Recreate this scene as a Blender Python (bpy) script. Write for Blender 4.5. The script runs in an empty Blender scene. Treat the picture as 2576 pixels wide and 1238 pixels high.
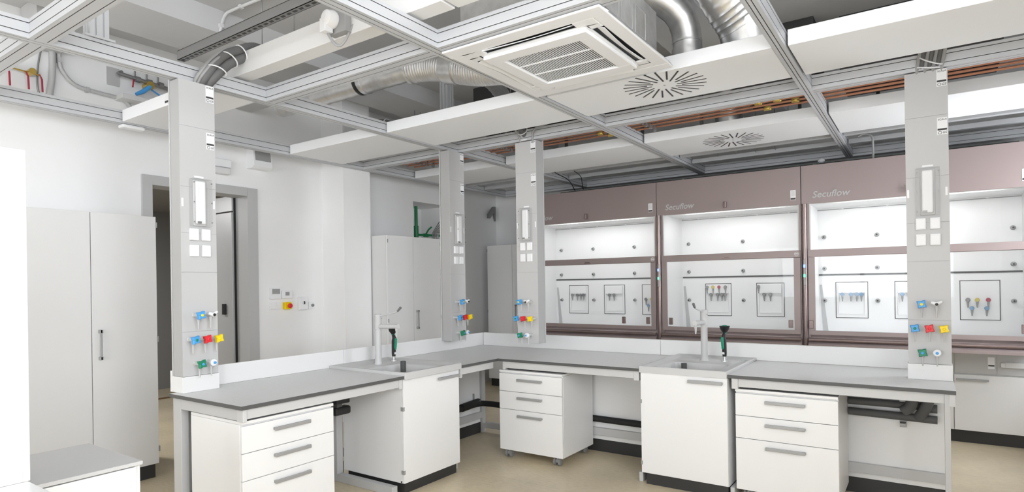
import bpy, bmesh, math, random
from mathutils import Vector, Matrix
random.seed(4)
PI = math.pi
S = bpy.context.scene
C = S.collection

# ------------------------------------------------------------------ camera
F_PX, YAW, ROLL, CY = 1514.6, -0.604, -0.01509, 714.8
EYE = Vector((0, 0, 1.58))
cd = bpy.data.cameras.new('camera'); cam = bpy.data.objects.new('camera', cd); C.objects.link(cam)
cd.sensor_fit = 'HORIZONTAL'; cd.sensor_width = 36.0
cd.lens = 36.0 * F_PX / 2576
cd.shift_y = (CY - 619.0) / 2576
cd.clip_start = 0.05; cd.clip_end = 100
fw = Vector((math.sin(YAW), math.cos(YAW), 0)); rt = Vector((math.cos(YAW), -math.sin(YAW), 0)); up = Vector((0, 0, 1))
r2 = math.cos(ROLL) * rt + math.sin(ROLL) * up
u2 = -math.sin(ROLL) * rt + math.cos(ROLL) * up
M = Matrix((r2, u2, -fw)).transposed().to_4x4(); M.translation = EYE
cam.matrix_world = M
S.camera = cam

# ------------------------------------------------------------------ world, light, exposure
S.view_settings.view_transform = 'Standard'; S.view_settings.look = 'None'
S.view_settings.gamma = 1.0; S.view_settings.use_curve_mapping = False
S.view_settings.exposure = 1.7
wd = bpy.data.worlds.new('world'); S.world = wd; wd.use_nodes = True
wb = wd.node_tree.nodes['Background']; wb.inputs[0].default_value = (0.97, 0.985, 1.03, 1); wb.inputs[1].default_value = 3.5
S.cycles.max_bounces = 10; S.cycles.diffuse_bounces = 6; S.cycles.glossy_bounces = 4
S.cycles.transparent_max_bounces = 16; S.cycles.transmission_bounces = 6
S.cycles.sample_clamp_indirect = 6.0
S.cycles.caustics_reflective = False; S.cycles.caustics_refractive = False

def portal(loc, rot, sx, sy):
    l = bpy.data.lights.new('window_daylight', 'AREA'); l.shape = 'RECTANGLE'; l.size = sx; l.size_y = sy
    l.cycles.is_portal = True
    o = bpy.data.objects.new('window_daylight', l); C.objects.link(o); o.location = loc; o.rotation_euler = rot
XR, XL, YB, YF, ZC = 1.22, -5.95, 8.18, -5.2, 3.85      # right, left, back, front walls, ceiling
WIN = [(-4.9, -4.65), (-4.2, -1.55), (-1.05, 1.75), (5.7, 6.9)]
for a, b in WIN:
    h = 1.7 if a > 5 else 2.52
    portal((XR + 0.12, (a + b) / 2, 1.1 + h / 2), (0, PI / 2, 0), h, b - a)
portal((-2.0, YF - 0.12, 1.8), (-PI / 2, 0, PI), 5.2, 1.6)  # portal of the added front window

# ------------------------------------------------------------------ materials
def mat(name, col, rough=0.5, metal=0.0, noise=0.0, nscale=8.0, bump=0.0, spec=0.5, emit=None, es=0.0, coat=0.0, streak=None):
    m = bpy.data.materials.new(name); m.use_nodes = True
    nt = m.node_tree; b = nt.nodes['Principled BSDF']
    if isinstance(col, (int, float)): col = (col, col, col)
    b.inputs['Base Color'].default_value = (*col, 1)
    b.inputs['Roughness'].default_value = rough; b.inputs['Metallic'].default_value = metal
    b.inputs['Specular IOR Level'].default_value = spec
    b.inputs['Coat Weight'].default_value = coat
    if emit: b.inputs['Emission Color'].default_value = (*emit, 1); b.inputs['Emission Strength'].default_value = es
    if noise or bump:
        tc = nt.nodes.new('ShaderNodeTexCoord'); n = nt.nodes.new('ShaderNodeTexNoise')
        n.inputs['Scale'].default_value = nscale; n.inputs['Detail'].default_value = 6
        if streak:
            mp = nt.nodes.new('ShaderNodeMapping'); mp.inputs['Scale'].default_value = streak
            nt.links.new(tc.outputs['Object'], mp.inputs['Vector']); nt.links.new(mp.outputs['Vector'], n.inputs['Vector'])
        else: nt.links.new(tc.outputs['Object'], n.inputs['Vector'])
        if noise:
            mr = nt.nodes.new('ShaderNodeMapRange'); mr.inputs['To Min'].default_value = 1 - noise; mr.inputs['To Max'].default_value = 1 + noise
            mr.inputs['From Min'].default_value = 0.3; mr.inputs['From Max'].default_value = 0.7
            nt.links.new(n.outputs['Fac'], mr.inputs['Value'])
            mx = nt.nodes.new('ShaderNodeMix'); mx.data_type = 'RGBA'; mx.blend_type = 'MULTIPLY'; mx.inputs[0].default_value = 1
            mx.inputs[6].default_value = (*col, 1); nt.links.new(mr.outputs['Result'], mx.inputs[7])
            nt.links.new(mx.outputs[2], b.inputs['Base Color'])
        if bump:
            bp = nt.nodes.new('ShaderNodeBump'); bp.inputs['Strength'].default_value = bump; bp.inputs['Distance'].default_value = 0.01
            nt.links.new(n.outputs['Fac'], bp.inputs['Height']); nt.links.new(bp.outputs['Normal'], b.inputs['Normal'])
    return m
def glass_mat(name, tint, refl_rough=0.0, ior=1.5, opacity=0.0):
    m = bpy.data.materials.new(name); m.use_nodes = True; nt = m.node_tree; nt.nodes.clear()
    o = nt.nodes.new('ShaderNodeOutputMaterial'); t = nt.nodes.new('ShaderNodeBsdfTransparent'); g = nt.nodes.new('ShaderNodeBsdfGlossy')
    lw = nt.nodes.new('ShaderNodeLayerWeight'); lw.inputs['Blend'].default_value = 0.5
    pw = nt.nodes.new('ShaderNodeMath'); pw.operation = 'POWER'; pw.inputs[1].default_value = 5.0
    fr = nt.nodes.new('ShaderNodeMath'); fr.operation = 'MULTIPLY_ADD'; f0 = ((ior - 1) / (ior + 1)) ** 2; fr.inputs[1].default_value = 1 - f0; fr.inputs[2].default_value = f0
    nt.links.new(lw.outputs['Facing'], pw.inputs[0]); nt.links.new(pw.outputs[0], fr.inputs[0])
    t.inputs[0].default_value = (*tint, 1); g.inputs['Roughness'].default_value = refl_rough
    mx = nt.nodes.new('ShaderNodeMixShader')
    nt.links.new(fr.outputs[0], mx.inputs[0]); nt.links.new(t.outputs[0], mx.inputs[1]); nt.links.new(g.outputs[0], mx.inputs[2])
    nt.links.new(mx.outputs[0], o.inputs[0]); return m
def floor_mat():
    m = mat('beige_linoleum', (0.64, 0.545, 0.385), 0.30, noise=0.10, nscale=2.2, bump=0.02)
    nt = m.node_tree; b = nt.nodes['Principled BSDF']
    tc = nt.nodes.new('ShaderNodeTexCoord'); n = nt.nodes.new('ShaderNodeTexNoise'); n.inputs['Scale'].default_value = 55; n.inputs['Detail'].default_value = 4
    mp = nt.nodes.new('ShaderNodeMapping'); mp.inputs['Scale'].default_value = (0.35, 1, 1)
    nt.links.new(tc.outputs['Object'], mp.inputs[0]); nt.links.new(mp.outputs[0], n.inputs['Vector'])
    mr = nt.nodes.new('ShaderNodeMapRange'); mr.inputs['From Min'].default_value = .35; mr.inputs['From Max'].default_value = .65
    mr.inputs['To Min'].default_value = .93; mr.inputs['To Max'].default_value = 1.05
    nt.links.new(n.outputs['Fac'], mr.inputs['Value'])
    old = b.inputs['Base Color'].links[0].from_socket
    mx = nt.nodes.new('ShaderNodeMix'); mx.data_type = 'RGBA'; mx.blend_type = 'MULTIPLY'; mx.inputs[0].default_value = 1
    nt.links.new(old, mx.inputs[6]); nt.links.new(mr.outputs[0], mx.inputs[7]); nt.links.new(mx.outputs[2], b.inputs['Base Color'])
    # welded sheet seams every 2 m
    br = nt.nodes.new('ShaderNodeTexBrick'); br.inputs['Scale'].default_value = 1; br.inputs['Mortar Size'].default_value = 0.0025
    br.inputs['Brick Width'].default_value = 20; br.inputs['Row Height'].default_value = 2.0
    br.inputs['Color1'].default_value = br.inputs['Color2'].default_value = (1, 1, 1, 1); br.inputs['Mortar'].default_value = (0.82, 0.8, 0.78, 1)
    nt.links.new(tc.outputs['Object'], br.inputs['Vector'])
    m2 = nt.nodes.new('ShaderNodeMix'); m2.data_type = 'RGBA'; m2.blend_type = 'MULTIPLY'; m2.inputs[0].default_value = 1
    nt.links.new(mx.outputs[2], m2.inputs[6]); nt.links.new(br.outputs['Color'], m2.inputs[7]); nt.links.new(m2.outputs[2], b.inputs['Base Color'])
    return m
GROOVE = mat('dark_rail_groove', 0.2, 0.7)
WALL = mat('white_wall_paint', 0.89, 0.85, noise=0.02, nscale=1.5)
CEIL = mat('ceiling_paint', 0.62, 0.9, noise=0.05, nscale=1.2)
FLOOR = floor_mat()
LAM = mat('white_laminate', 0.80, 0.38)
PANELW = mat('white_panel_paint', (0.91, 0.925, 0.95), 0.5)
LAMC = mat('pale_grey_laminate', 0.72, 0.42)
GREYP = mat('grey_powder_coat', 0.52, 0.45)
COLG = mat('column_grey', 0.55, 0.4)
COLS = mat('column_side_shaded', 0.43, 0.42)  # darker than the front: side shade put into the colour
ALU = mat('painted_aluminium', (0.59, 0.60, 0.62), 0.42, metal=0.15)
STEEL = mat('galvanised_steel', 0.66, 0.36, metal=0.85, noise=0.12, nscale=14)
DSTEEL = mat('dull_steel', 0.30, 0.45, metal=0.7)
HANDLE = mat('handle_aluminium', 0.36, 0.45, metal=0.3)
TOPM = mat('worktop_surface', 0.63, 0.28, noise=0.03, nscale=40)
EDGE = mat('worktop_edge', 0.085, 0.5)
CERAM = mat('grey_stoneware', 0.56, 0.25)
PLINTH = mat('dark_plinth', 0.028, 0.5)
BLACKR = mat('black_insulation', 0.012, 0.7)
DGREY = mat('dark_grey_insulation', 0.10, 0.75)
HOSE = mat('dark_grey_hose', 0.14, 0.6)
BROWN = mat('brown_satin_metal', (0.32, 0.258, 0.250), 0.38, metal=0.25)
BROWNT = mat('brown_tube', (0.25, 0.19, 0.18), 0.22, metal=0.55)
HOODIN = mat('hood_liner', 0.85, 0.3)
GASKET = mat('dark_gasket', 0.09, 0.6)
BLACK = mat('black_plastic', 0.012, 0.4)
WPLAST = mat('white_plastic', (0.88, 0.885, 0.90), 0.35)
GPLAST = mat('grey_plastic', 0.34, 0.45)
WHEELG = mat('wheel_grey', 0.22, 0.5)
FRAMEL = mat('light_grey_frame', 0.56, 0.45)
MBLUE = mat('muted_blue', (0.22, 0.36, 0.52), 0.5)
MYEL = mat('muted_yellow', (0.62, 0.52, 0.16), 0.5)
MRED = mat('muted_red', (0.45, 0.10, 0.14), 0.5)
TAPG = mat('pale_tap_grey', 0.55, 0.4)
COPPER = mat('copper_pipe', (0.52, 0.25, 0.16), 0.34, metal=0.75)
BLUE = mat('blue_plastic', (0.07, 0.36, 0.78), 0.35)
DRED = mat('dark_red_lever', (0.38, 0.02, 0.05), 0.45)
RED = mat('red_plastic', (0.75, 0.02, 0.03), 0.35)
YELLOW = mat('yellow_plastic', (0.92, 0.68, 0.0), 0.35)
GREEN = mat('green_plastic', (0.01, 0.24, 0.12), 0.35)
GREENP = mat('green_pipe', (0.004, 0.18, 0.06), 0.4)
TEAL = mat('green_trigger', (0.0, 0.30, 0.16), 0.35)
BRASS = mat('brass', (0.7, 0.5, 0.14), 0.25, metal=0.9)
GLASS = glass_mat('sash_glass', (0.97, 0.975, 0.975), ior=1.24)
WGLASS = glass_mat('window_glass', (0.96, 0.97, 0.97))
ACRYL = glass_mat('clear_acrylic', (0.97, 0.97, 0.97), ior=1.3)
TEXTM = mat('printed_silver', 0.52, 0.5)
INK = mat('dark_ink', 0.05, 0.6)
DOORG = mat('grey_door_steel', 0.5, 0.38, metal=0.2)
FRAMEG = mat('door_frame_grey', 0.5, 0.5)
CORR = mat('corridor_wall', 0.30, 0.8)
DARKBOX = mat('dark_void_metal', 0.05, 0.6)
LBLUE = mat('blue_indicator', (0.1, 0.2, 1), 0.3, emit=(0.1, 0.2, 1.0), es=1.2)
LGREEN = mat('green_indicator', (0.05, .8, 0.3), 0.3, emit=(0.08, 0.8, 0.3), es=0.8)
WOODT = mat('brown_wood_threshold', (0.2, 0.12, 0.06), 0.4)

# ------------------------------------------------------------------ mesh helpers
class MB:
    def __init__(s): s.v = []; s.f = []; s.m = []; s.sm = []
    def add(s, vs, fs, mi=0, smooth=False):
        n = len(s.v); s.v += [tuple(v) for v in vs]
        for f in fs: s.f.append([n + i for i in f]); s.m.append(mi); s.sm.append(smooth)
        return s
    def box(s, x0, x1, y0, y1, z0, z1, mi=0, mtop=None):
        if x0 > x1: x0, x1 = x1, x0
        if y0 > y1: y0, y1 = y1, y0
        if z0 > z1: z0, z1 = z1, z0
        vs = [(x0, y0, z0), (x1, y0, z0), (x1, y1, z0), (x0, y1, z0), (x0, y0, z1), (x1, y0, z1), (x1, y1, z1), (x0, y1, z1)]
        s.add(vs, [(0, 3, 2, 1), (0, 1, 5, 4), (1, 2, 6, 5), (2, 3, 7, 6), (3, 0, 4, 7)], mi)
        s.add(vs, [(4, 5, 6, 7)], mi if mtop is None else mtop); return s
    def rings(s, rings, mi=0, smooth=True, cap0=True, cap1=True, mis=None):
        n = len(rings[0]); vs = [p for r in rings for p in r]; fs = []
        for k in range(len(rings) - 1):
            for i in range(n):
                j = (i + 1) % n; fs.append((k * n + i, k * n + j, (k + 1) * n + j, (k + 1) * n + i))
        s.add(vs, fs, mi, smooth)
        if mis:
            for q, f_ in enumerate(range(len(s.m) - len(fs), len(s.m))): s.m[f_] = mis[q % n]
        if cap0: s.add(rings[0], [tuple(range(n))[::-1]], mi)
        if cap1: s.add(rings[-1], [tuple(range(n))], mi)
        return s
    def tube(s, pts, r, n=12, mi=0, cap=True):
        pts = [Vector(p) for p in pts]; rs = r if isinstance(r, (list, tuple)) else [r] * len(pts)
        rings = []; ref = None
        for i, p in enumerate(pts):
            if i == 0: d = pts[1] - pts[0]
            elif i == len(pts) - 1: d = pts[-1] - pts[-2]
            else: d = (pts[i + 1] - p).normalized() + (p - pts[i - 1]).normalized()
            if d.length < 1e-9: d = Vector((0, 0, 1))
            d.normalize()
            if ref is None: ref = Vector((0, 0, 1)) if abs(d.z) < 0.9 else Vector((1, 0, 0))
            u = (ref - d * ref.dot(d)); u.normalize(); ref = u; w = d.cross(u)
            rings.append([p + rs[i] * (math.cos(2 * PI * k / n) * u + math.sin(2 * PI * k / n) * w) for k in range(n)])
        return s.rings(rings, mi, True, cap, cap)
    def lathe(s, c, prof, n=20, mi=0, axis='z'):
        rings = []
        for r, h in prof:
            ring = []
            for k in range(n):
                a = 2 * PI * k / n; x, y = r * math.cos(a), r * math.sin(a)
                if axis == 'z': ring.append((c[0] + x, c[1] + y, c[2] + h))
                elif axis == 'y': ring.append((c[0] + x, c[1] + h, c[2] - y))
                else: ring.append((c[0] + h, c[1] + x, c[2] + y))
            rings.append(ring)
        return s.rings(rings, mi, True)
    def prism(s, poly, a, b, axis='y', mi=0, smooth=False):
        def P(p, h):
            if axis == 'y': return (p[0], h, p[1])
            if axis == 'x': return (h, p[0], p[1])
            return (p[0], p[1], h)
        return s.rings([[P(p, a) for p in poly], [P(p, b) for p in poly]], mi, smooth)

ORIG = {}
def obj(name, mb, mats, parent=None, bevel=0.0, kind=None, label=None):
    me = bpy.data.meshes.new(name)
    org = Vector((0, 0, 0)); p = parent
    if parent is not None: org = ORIG.get(parent.name, Vector((0, 0, 0)))
    me.from_pydata([tuple(Vector(v) - org) for v in mb.v], [], mb.f)
    if not isinstance(mats, (list, tuple)): mats = [mats]
    for m in mats: me.materials.append(m)
    me.polygons.foreach_set('material_index', mb.m); me.polygons.foreach_set('use_smooth', mb.sm)
    bm = bmesh.new(); bm.from_mesh(me); bmesh.ops.remove_doubles(bm, verts=bm.verts, dist=1e-5)
    bmesh.ops.recalc_face_normals(bm, faces=bm.faces)
    for e in bm.edges:
        if len(e.link_faces) == 2 and e.calc_face_angle(0) > 0.7: e.smooth = False
    bm.to_mesh(me); bm.free(); me.update()
    o = bpy.data.objects.new(name, me); C.objects.link(o)
    if parent is not None: o.parent = parent; ORIG[o.name] = org
    if bevel:
        b = o.modifiers.new('bevel', 'BEVEL'); b.width = bevel; b.segments = 2; b.limit_method = 'ANGLE'; b.angle_limit = 0.9
    if kind: o['kind'] = kind
    if label: o['label'] = label
    return o
def tag(o, label, cat, group=None):
    o['label'] = label; o['category'] = cat
    if group: o['group'] = group
    return o
def thing(name, label, cat, loc=(0, 0, 0), group=None):
    o = bpy.data.objects.new(name, None); C.objects.link(o); o.location = loc; o.empty_display_size = 0.05
    ORIG[o.name] = Vector(loc); return tag(o, label, cat, group)
def solo(name, mb, m, label, cat, group=None, bevel=0.0): return tag(obj(name, mb, m, bevel=bevel), label, cat, group)
def struct(name, mb, m, bevel=0.0): return obj(name, mb, m, bevel=bevel, kind='structure')
def dup(o, loc=None, rz=None, label=None, skip=(), parent=None):
    c = o.copy(); C.objects.link(c)
    if parent is not None: c.parent = parent
    for ch in o.children:
        if ch.name.split('.')[0] in skip: continue
        dup(ch, parent=c)
    if loc is not None: c.location = loc
    if rz is not None: c.rotation_euler = (0, 0, rz)
    if label: c['label'] = label
    return c
def text(name, s, size, origin, xdir, updir, m, parent, shear=0.0, bold=0.0, depth=0.001):
    cu = bpy.data.curves.new(name, 'FONT'); cu.body = s; cu.size = size; cu.shear = shear; cu.offset = bold; cu.extrude = depth; cu.resolution_u = 3
    t = bpy.data.objects.new(name + '_tmp', cu); C.objects.link(t)
    dg = bpy.context.evaluated_depsgraph_get(); me = bpy.data.meshes.new_from_object(t.evaluated_get(dg))
    bpy.data.objects.remove(t)
    X = Vector(xdir).normalized(); U = Vector(updir).normalized(); N = X.cross(U)
    R = Matrix((X, U, N)).transposed().to_4x4(); R.translation = Vector(origin) - ORIG.get(parent.name, Vector((0, 0, 0)))
    me.transform(R); me.materials.clear(); me.materials.append(m)
    o = bpy.data.objects.new(name, me); C.objects.link(o); o.parent = parent; ORIG[o.name] = ORIG.get(parent.name, Vector((0, 0, 0)))
    return o

# ------------------------------------------------------------------ the room
b = MB().box(-10.2, 1.6, -6.3, 8.5, -0.1, 0.0); struct('floor', b, FLOOR)
b = MB().box(-6.3, 1.6, -6.3, 8.5, ZC, ZC + 0.15); struct('ceiling', b, CEIL)
b = MB().box(-5.30, -4.72, YF, YB, 3.66, ZC); b.box(-1.9, -1.4, YF, YB, 3.66, ZC)
struct('trim_1', b, CEIL)
# left wall: door opening Y 2.69..3.70, z < 2.58 ; niche Y 6.19..7.0, z 1.6..2.77
DY0, DY1, DZ = 2.69, 3.70, 2.585
NY0, NY1, NZ0, NZ1 = 6.20, 6.98, 1.5, 2.77
b = MB()
for y0, y1, z0, z1 in ((YF, DY0, 0, ZC), (DY0, DY1, DZ, ZC), (DY1, NY0, 0, ZC), (NY0, NY1, 0, NZ0), (NY0, NY1, NZ1, ZC), (NY1, YB, 0, ZC)):
    b.box(XL - 0.20, XL, y0, y1, z0, z1)
b.box(XL - 0.62, XL - 0.58, NY0 - 0.1, NY1 + 0.1, NZ0 - 0.1, NZ1 + 0.1)
b.box(XL - 0.6, XL - 0.2, NY0 - 0.05, NY0, NZ0, NZ1); b.box(XL - 0.6, XL - 0.2, NY1, NY1 + 0.05, NZ0, NZ1)
b.box(XL - 0.6, XL - 0.2, NY0, NY1, NZ0 - 0.05, NZ0); b.box(XL - 0.6, XL - 0.2, NY0, NY1, NZ1, NZ1 + 0.05)
struct('wall_left', b, WALL)
struct('trim_2', MB().box(XL, -5.565, 4.65, 5.055, 0, ZC), WALL)                       # wall pier
struct('wall_back', MB().box(-6.2, 1.6, YB, YB + 0.2, 0, ZC), WALL)
b = MB(); ys = [YF] + [v for w in WIN for v in w] + [YB]
SZ0, SZ1 = 1.10, 3.62
b.box(XR, XR + 0.25, YF - 0.2, YB, 0, SZ0); b.box(XR, XR + 0.25, YF - 0.2, YB, SZ1, ZC)
for i in range(0, len(ys), 2): b.box(XR, XR + 0.25, ys[i], ys[i + 1], SZ0, SZ1)
b.box(XR, XR + 0.25, 5.7, 6.9, 2.8, SZ1); struct('wall_right', b, WALL)
b = MB().box(-6.2, 1.6, YF - 0.2, YF, 0, 1.0); b.box(-6.2, 1.6, YF - 0.2, YF, 2.6, ZC)
b.box(-6.2, -4.6, YF - 0.2, YF, 1.0, 2.6); b.box(0.6, 1.6, YF - 0.2, YF, 1.0, 2.6)
struct('wall_front', b, WALL)
for k, (y0, y1) in enumerate(WIN):
    SZ1 = 2.8 if y0 > 5 else 3.62
    f = MB(); x0, x1 = XR + 0.06, XR + 0.12
    f.box(x0, x1, y0, y1, SZ0, SZ0 + 0.07); f.box(x0, x1, y0, y1, SZ1 - 0.07, SZ1)
    f.box(x0, x1, y0, y0 + 0.07, SZ0, SZ1); f.box(x0, x1, y1 - 0.07, y1, SZ0, SZ1)
    n = max(1, round((y1 - y0) / 1.3))
    for i in range(1, n): yy = y0 + (y1 - y0) * i / n; f.box(x0, x1, yy - 0.05, yy + 0.05, SZ0, SZ1)
    w = struct('window_%d' % (k + 1), f, WPLAST)
    obj('pane', MB().box(XR + 0.085, XR + 0.09, y0 + 0.05, y1 - 0.05, SZ0 + 0.05, SZ1 - 0.05), WGLASS, w)
f = MB(); x0, x1, y0, y1 = -4.6, 0.6, YF - 0.12, YF - 0.06
f.box(x0, x1, y0, y1, 1.0, 1.08); f.box(x0, x1, y0, y1, 2.52, 2.6)
for i in range(6): xx = x0 + (x1 - x0) * i / 5; f.box(xx - 0.05, xx + 0.05, y0, y1, 1.0, 2.6)
w = struct('window_5', f, WPLAST)  # added window behind the camera, lights the faces turned to it
obj('pane', MB().box(x0, x1, YF - 0.095, YF - 0.09, 1.02, 2.58), WGLASS, w)
# corridor beyond the door
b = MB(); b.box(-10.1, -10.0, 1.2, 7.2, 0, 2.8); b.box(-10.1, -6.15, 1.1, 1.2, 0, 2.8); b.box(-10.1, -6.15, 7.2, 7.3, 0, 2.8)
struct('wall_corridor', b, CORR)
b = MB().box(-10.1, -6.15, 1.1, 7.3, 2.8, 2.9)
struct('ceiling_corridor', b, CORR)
struct('trim_3', MB().box(-9.15, -9.08, 1.2, 7.2, 0, 0.012), WOODT)
l = bpy.data.lights.new('corridor_fill', 'AREA'); l.shape = 'RECTANGLE'; l.size = 1.2; l.size_y = 0.3; l.energy = 20  # added fill light, brightens the corridor beyond the door
o = bpy.data.objects.new('corridor_fill', l); C.objects.link(o); o.location = (-7.9, 2.3, 2.78)
struct('fill_casing_corridor', MB().box(-8.52, -7.28, 2.14, 2.46, 2.782, 2.8), WPLAST)  # casing made up for the added corridor fill light
# door 1: frame, leaf swung into the corridor
b = MB(); fx0, fx1 = XL - 0.21, XL + 0.025
b.box(fx0, fx1, DY0 - 0.06, DY0 + 0.03, 0, DZ + 0.06); b.box(fx0, fx1, DY1 - 0.03, DY1 + 0.09, 0, DZ + 0.06); b.box(fx0, fx1, DY0 + 0.03, DY1 - 0.03, DZ - 0.03, DZ + 0.06)
d = struct('door_1', b, FRAMEG, bevel=0.004)
lf = obj('door_leaf', MB().box(XL - 1.18, XL - 0.21, DY1 - 0.075, DY1 - 0.035, 0.01, 2.40), DOORG, d, bevel=0.003)
obj('transom_panel', MB().box(XL - 1.18, XL - 0.21, DY1 - 0.07, DY1 - 0.04, 2.415, 2.575), DOORG, d)
h = MB().box(XL - .375, XL - .33, DY1 - 0.10, DY1 - 0.074, 1.295, 1.41)
obj('door_handle', h, BLACK, d)
obj('hinge_seal', MB().box(XL - 0.222, XL - 0.2, DY1 - 0.05, DY1 - 0.028, 0.01, 2.57), BLACK, d)

# ------------------------------------------------------------------ wall devices
def wallbox(name, y0, y1, z0, z1, dep, m, label, cat, bevel=0.004):
    return thing(name, label, cat, (XL, (y0 + y1) / 2, z0)), MB().box(XL, XL + dep, y0, y1, z0, z1)
t = thing('wall_speaker', 'grey and white wedge wall speaker high above the door frame', 'speaker', (XL, 3.8, 2.85))
b = MB(); b.prism([(XL, 2.85), (XL + 0.10, 2.85), (XL + 0.14, 2.87), (XL + 0.12, 3.09), (XL, 3.09)], 3.68, 3.90, 'y'); obj('housing', b, WPLAST, t, 0.004)
obj('grille', MB().prism([(XL + 0.141, 2.93), (XL + 0.123, 3.075), (XL + 0.118, 3.075), (XL + 0.136, 2.93)], 3.70, 3.88, 'y'), GPLAST, t)
t = thing('emergency_light', 'small white emergency light above the open door', 'light', (XL, 3.25, 2.73))
b = MB(); b.box(XL, XL + 0.06, 3.18, 3.48, 2.82, 2.90); obj('housing', b, WPLAST, t, 0.006)
obj('diffuser', MB().box(XL, XL + 0.075, 3.20, 3.465, 2.745, 2.815), LAMC, t, 0.012)
t = thing('control_panel', 'white square wall control panel with grey display, left of the thermostat', 'control panel', (XL, 3.99, 1.455))
obj('housing', MB().box(XL, XL + 0.03, 3.925, 4.06, 1.455, 1.58), WPLAST, t, 0.003); obj('display', MB().box(XL + 0.03, XL + 0.032, 3.945, 4.04, 1.51, 1.565), GPLAST, t)
t = thing('thermostat', 'white rectangular room thermostat with small grey screen', 'thermostat', (XL, 4.14, 1.455))
obj('housing', MB().box(XL, XL + 0.03, 4.07, 4.205, 1.455, 1.545), WPLAST, t, 0.006); obj('screen', MB().box(XL + 0.03, XL + 0.032, 4.11, 4.16, 1.49, 1.53), GPLAST, t)
t = thing('light_switch', 'white double rocker light switch beside the yellow emergency stop', 'switch', (XL, 3.99, 1.335))
obj('frame', MB().box(XL, XL + 0.012, 3.92, 4.075, 1.335, 1.42), WPLAST, t, 0.002)
for y in (3.93, 4.003): obj('rocker', MB().box(XL + 0.012, XL + 0.018, y, y + 0.064, 1.345, 1.41), WPLAST, t, 0.002)
t = thing('emergency_stop', 'yellow box with red mushroom emergency stop button on the wall', 'emergency stop', (XL, 4.15, 1.33))
obj('housing', MB().box(XL, XL + 0.05, 4.09, 4.175, 1.335, 1.415), YELLOW, t, 0.005)
obj('button', MB().lathe((XL + 0.05, 4.135, 1.375), [(0.014, 0), (0.014, 0.02), (0.027, 0.02), (0.027, 0.035), (0.018, 0.042)], 20, axis='x'), RED, t)
t = thing('key_switch_box', 'white rounded wall box with a black handset symbol right of the emergency stop', 'wall box', (XL, 4.33, 1.315))
obj('housing', MB().box(XL, XL + 0.05, 4.275, 4.40, 1.32, 1.47), WPLAST, t, 0.012)
obj('dial', MB().lathe((XL + 0.05, 4.335, 1.40), [(0.02, 0), (0.02, 0.006), (0.008, 0.01)], 16, axis='x'), LAMC, t)
obj('key_slot', MB().box(XL + 0.055, XL + 0.063, 4.33, 4.342, 1.385, 1.42), BLACK, t)
t = thing('wall_socket', 'small square white wall outlet with dark key lock, right of the rounded box', 'socket', (XL, 4.46, 1.32))
obj('frame', MB().box(XL, XL + 0.02, 4.425, 4.51, 1.325, 1.405), WPLAST, t, 0.003)
obj('lock', MB().lathe((XL + 0.02, 4.475, 1.368), [(0.017, 0), (0.017, 0.012), (0.008, 0.015)], 16, axis='x'), DSTEEL, t)

# ------------------------------------------------------------------ tall cabinets
def tall_cabinet(name, label, x0, x1, y0, y1, ztop, face, split, handle_side, dm=None):
    """face '+x' (front at x1) or '-y' (front at y0)"""
    t = thing(name, label, 'cabinet', ((x0 + x1) / 2, (y0 + y1) / 2, 0))
    if face == '+x':
        obj('body', MB().box(x0, x1 - 0.022, y0, y1, 0.12, ztop), LAMC, t, 0.002)
        obj('plinth', MB().box(x0 + 0.02, x1 - 0.03, y0 + 0.02, y1 - 0.02, 0, 0.12), PLINTH, t)
        for k, (a, c) in enumerate(((y0, split), (split, y1))):
            d = obj('door', MB().box(x1 - 0.02, x1, a + 0.0025, c - 0.0025, 0.12, ztop), dm or LAM, t, 0.0015)
            if (k == 0) in handle_side:
                hy = split - 0.05 if k == 0 else split + 0.055
                hb = MB(); hb.box(x1 + 0.022, x1 + 0.034, hy - 0.007, hy + 0.007, 1.035, 1.27); hb.box(x1, x1 + 0.034, hy - 0.012, hy + 0.012, 1.035, 1.06); hb.box(x1, x1 + 0.034, hy - 0.012, hy + 0.012, 1.245, 1.27)
                obj('handle', hb, HANDLE, d, 0.002)
            yy = y0 if k == 0 else y1
            for hz in (0.22, 1.14, ztop - 0.09): obj('hinge', MB().box(x1 - 0.03, x1 + 0.004, yy - 0.006 + (0.012 if k == 0 else 0), yy + 0.006 + (0.012 if k == 0 else 0), hz, hz + 0.045), HANDLE, d)
    else:
        obj('body', MB().box(x0, x1, y0 + 0.022, y1, 0.12, ztop), LAMC, t, 0.002)
        obj('plinth', MB().box(x0 + 0.02, x1 - 0.02, y0 + 0.04, y1 - 0.02, 0, 0.12), PLINTH, t)
        for k, (a, c) in enumerate(((x0, split), (split, x1))):
            d = obj('door', MB().box(a + 0.0025, c - 0.0025, y0, y0 + 0.02, 0.12, ztop), dm or LAM, t, 0.0015)
            if (k == 0) in handle_side:
                hx = split - 0.05 if k == 0 else split + 0.07
                hb = MB(); hb.box(hx - 0.007, hx + 0.007, y0 - 0.034, y0 - 0.022, 1.035, 1.27); hb.box(hx - 0.012, hx + 0.012, y0 - 0.034, y0, 1.035, 1.06); hb.box(hx - 0.012, hx + 0.012, y0 - 0.034, y0, 1.245, 1.27)
                obj('handle', hb, HANDLE, d, 0.002)
            xx = x0 if k == 0 else x1
            for hz in (0.22, 1.14, ztop - 0.09): obj('hinge', MB().box(xx - 0.006, xx + 0.006, y0 - 0.003, y0 + 0.01, hz, hz + 0.04), HANDLE, d)
    return t
tall_cabinet('tall_cabinet', 'tall grey-white two-door cabinet left of the open door, behind the low white unit', XL + 0.01, -5.34, 1.50, 2.475, 2.19, '+x', 1.99, (False,), LAMC)
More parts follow.
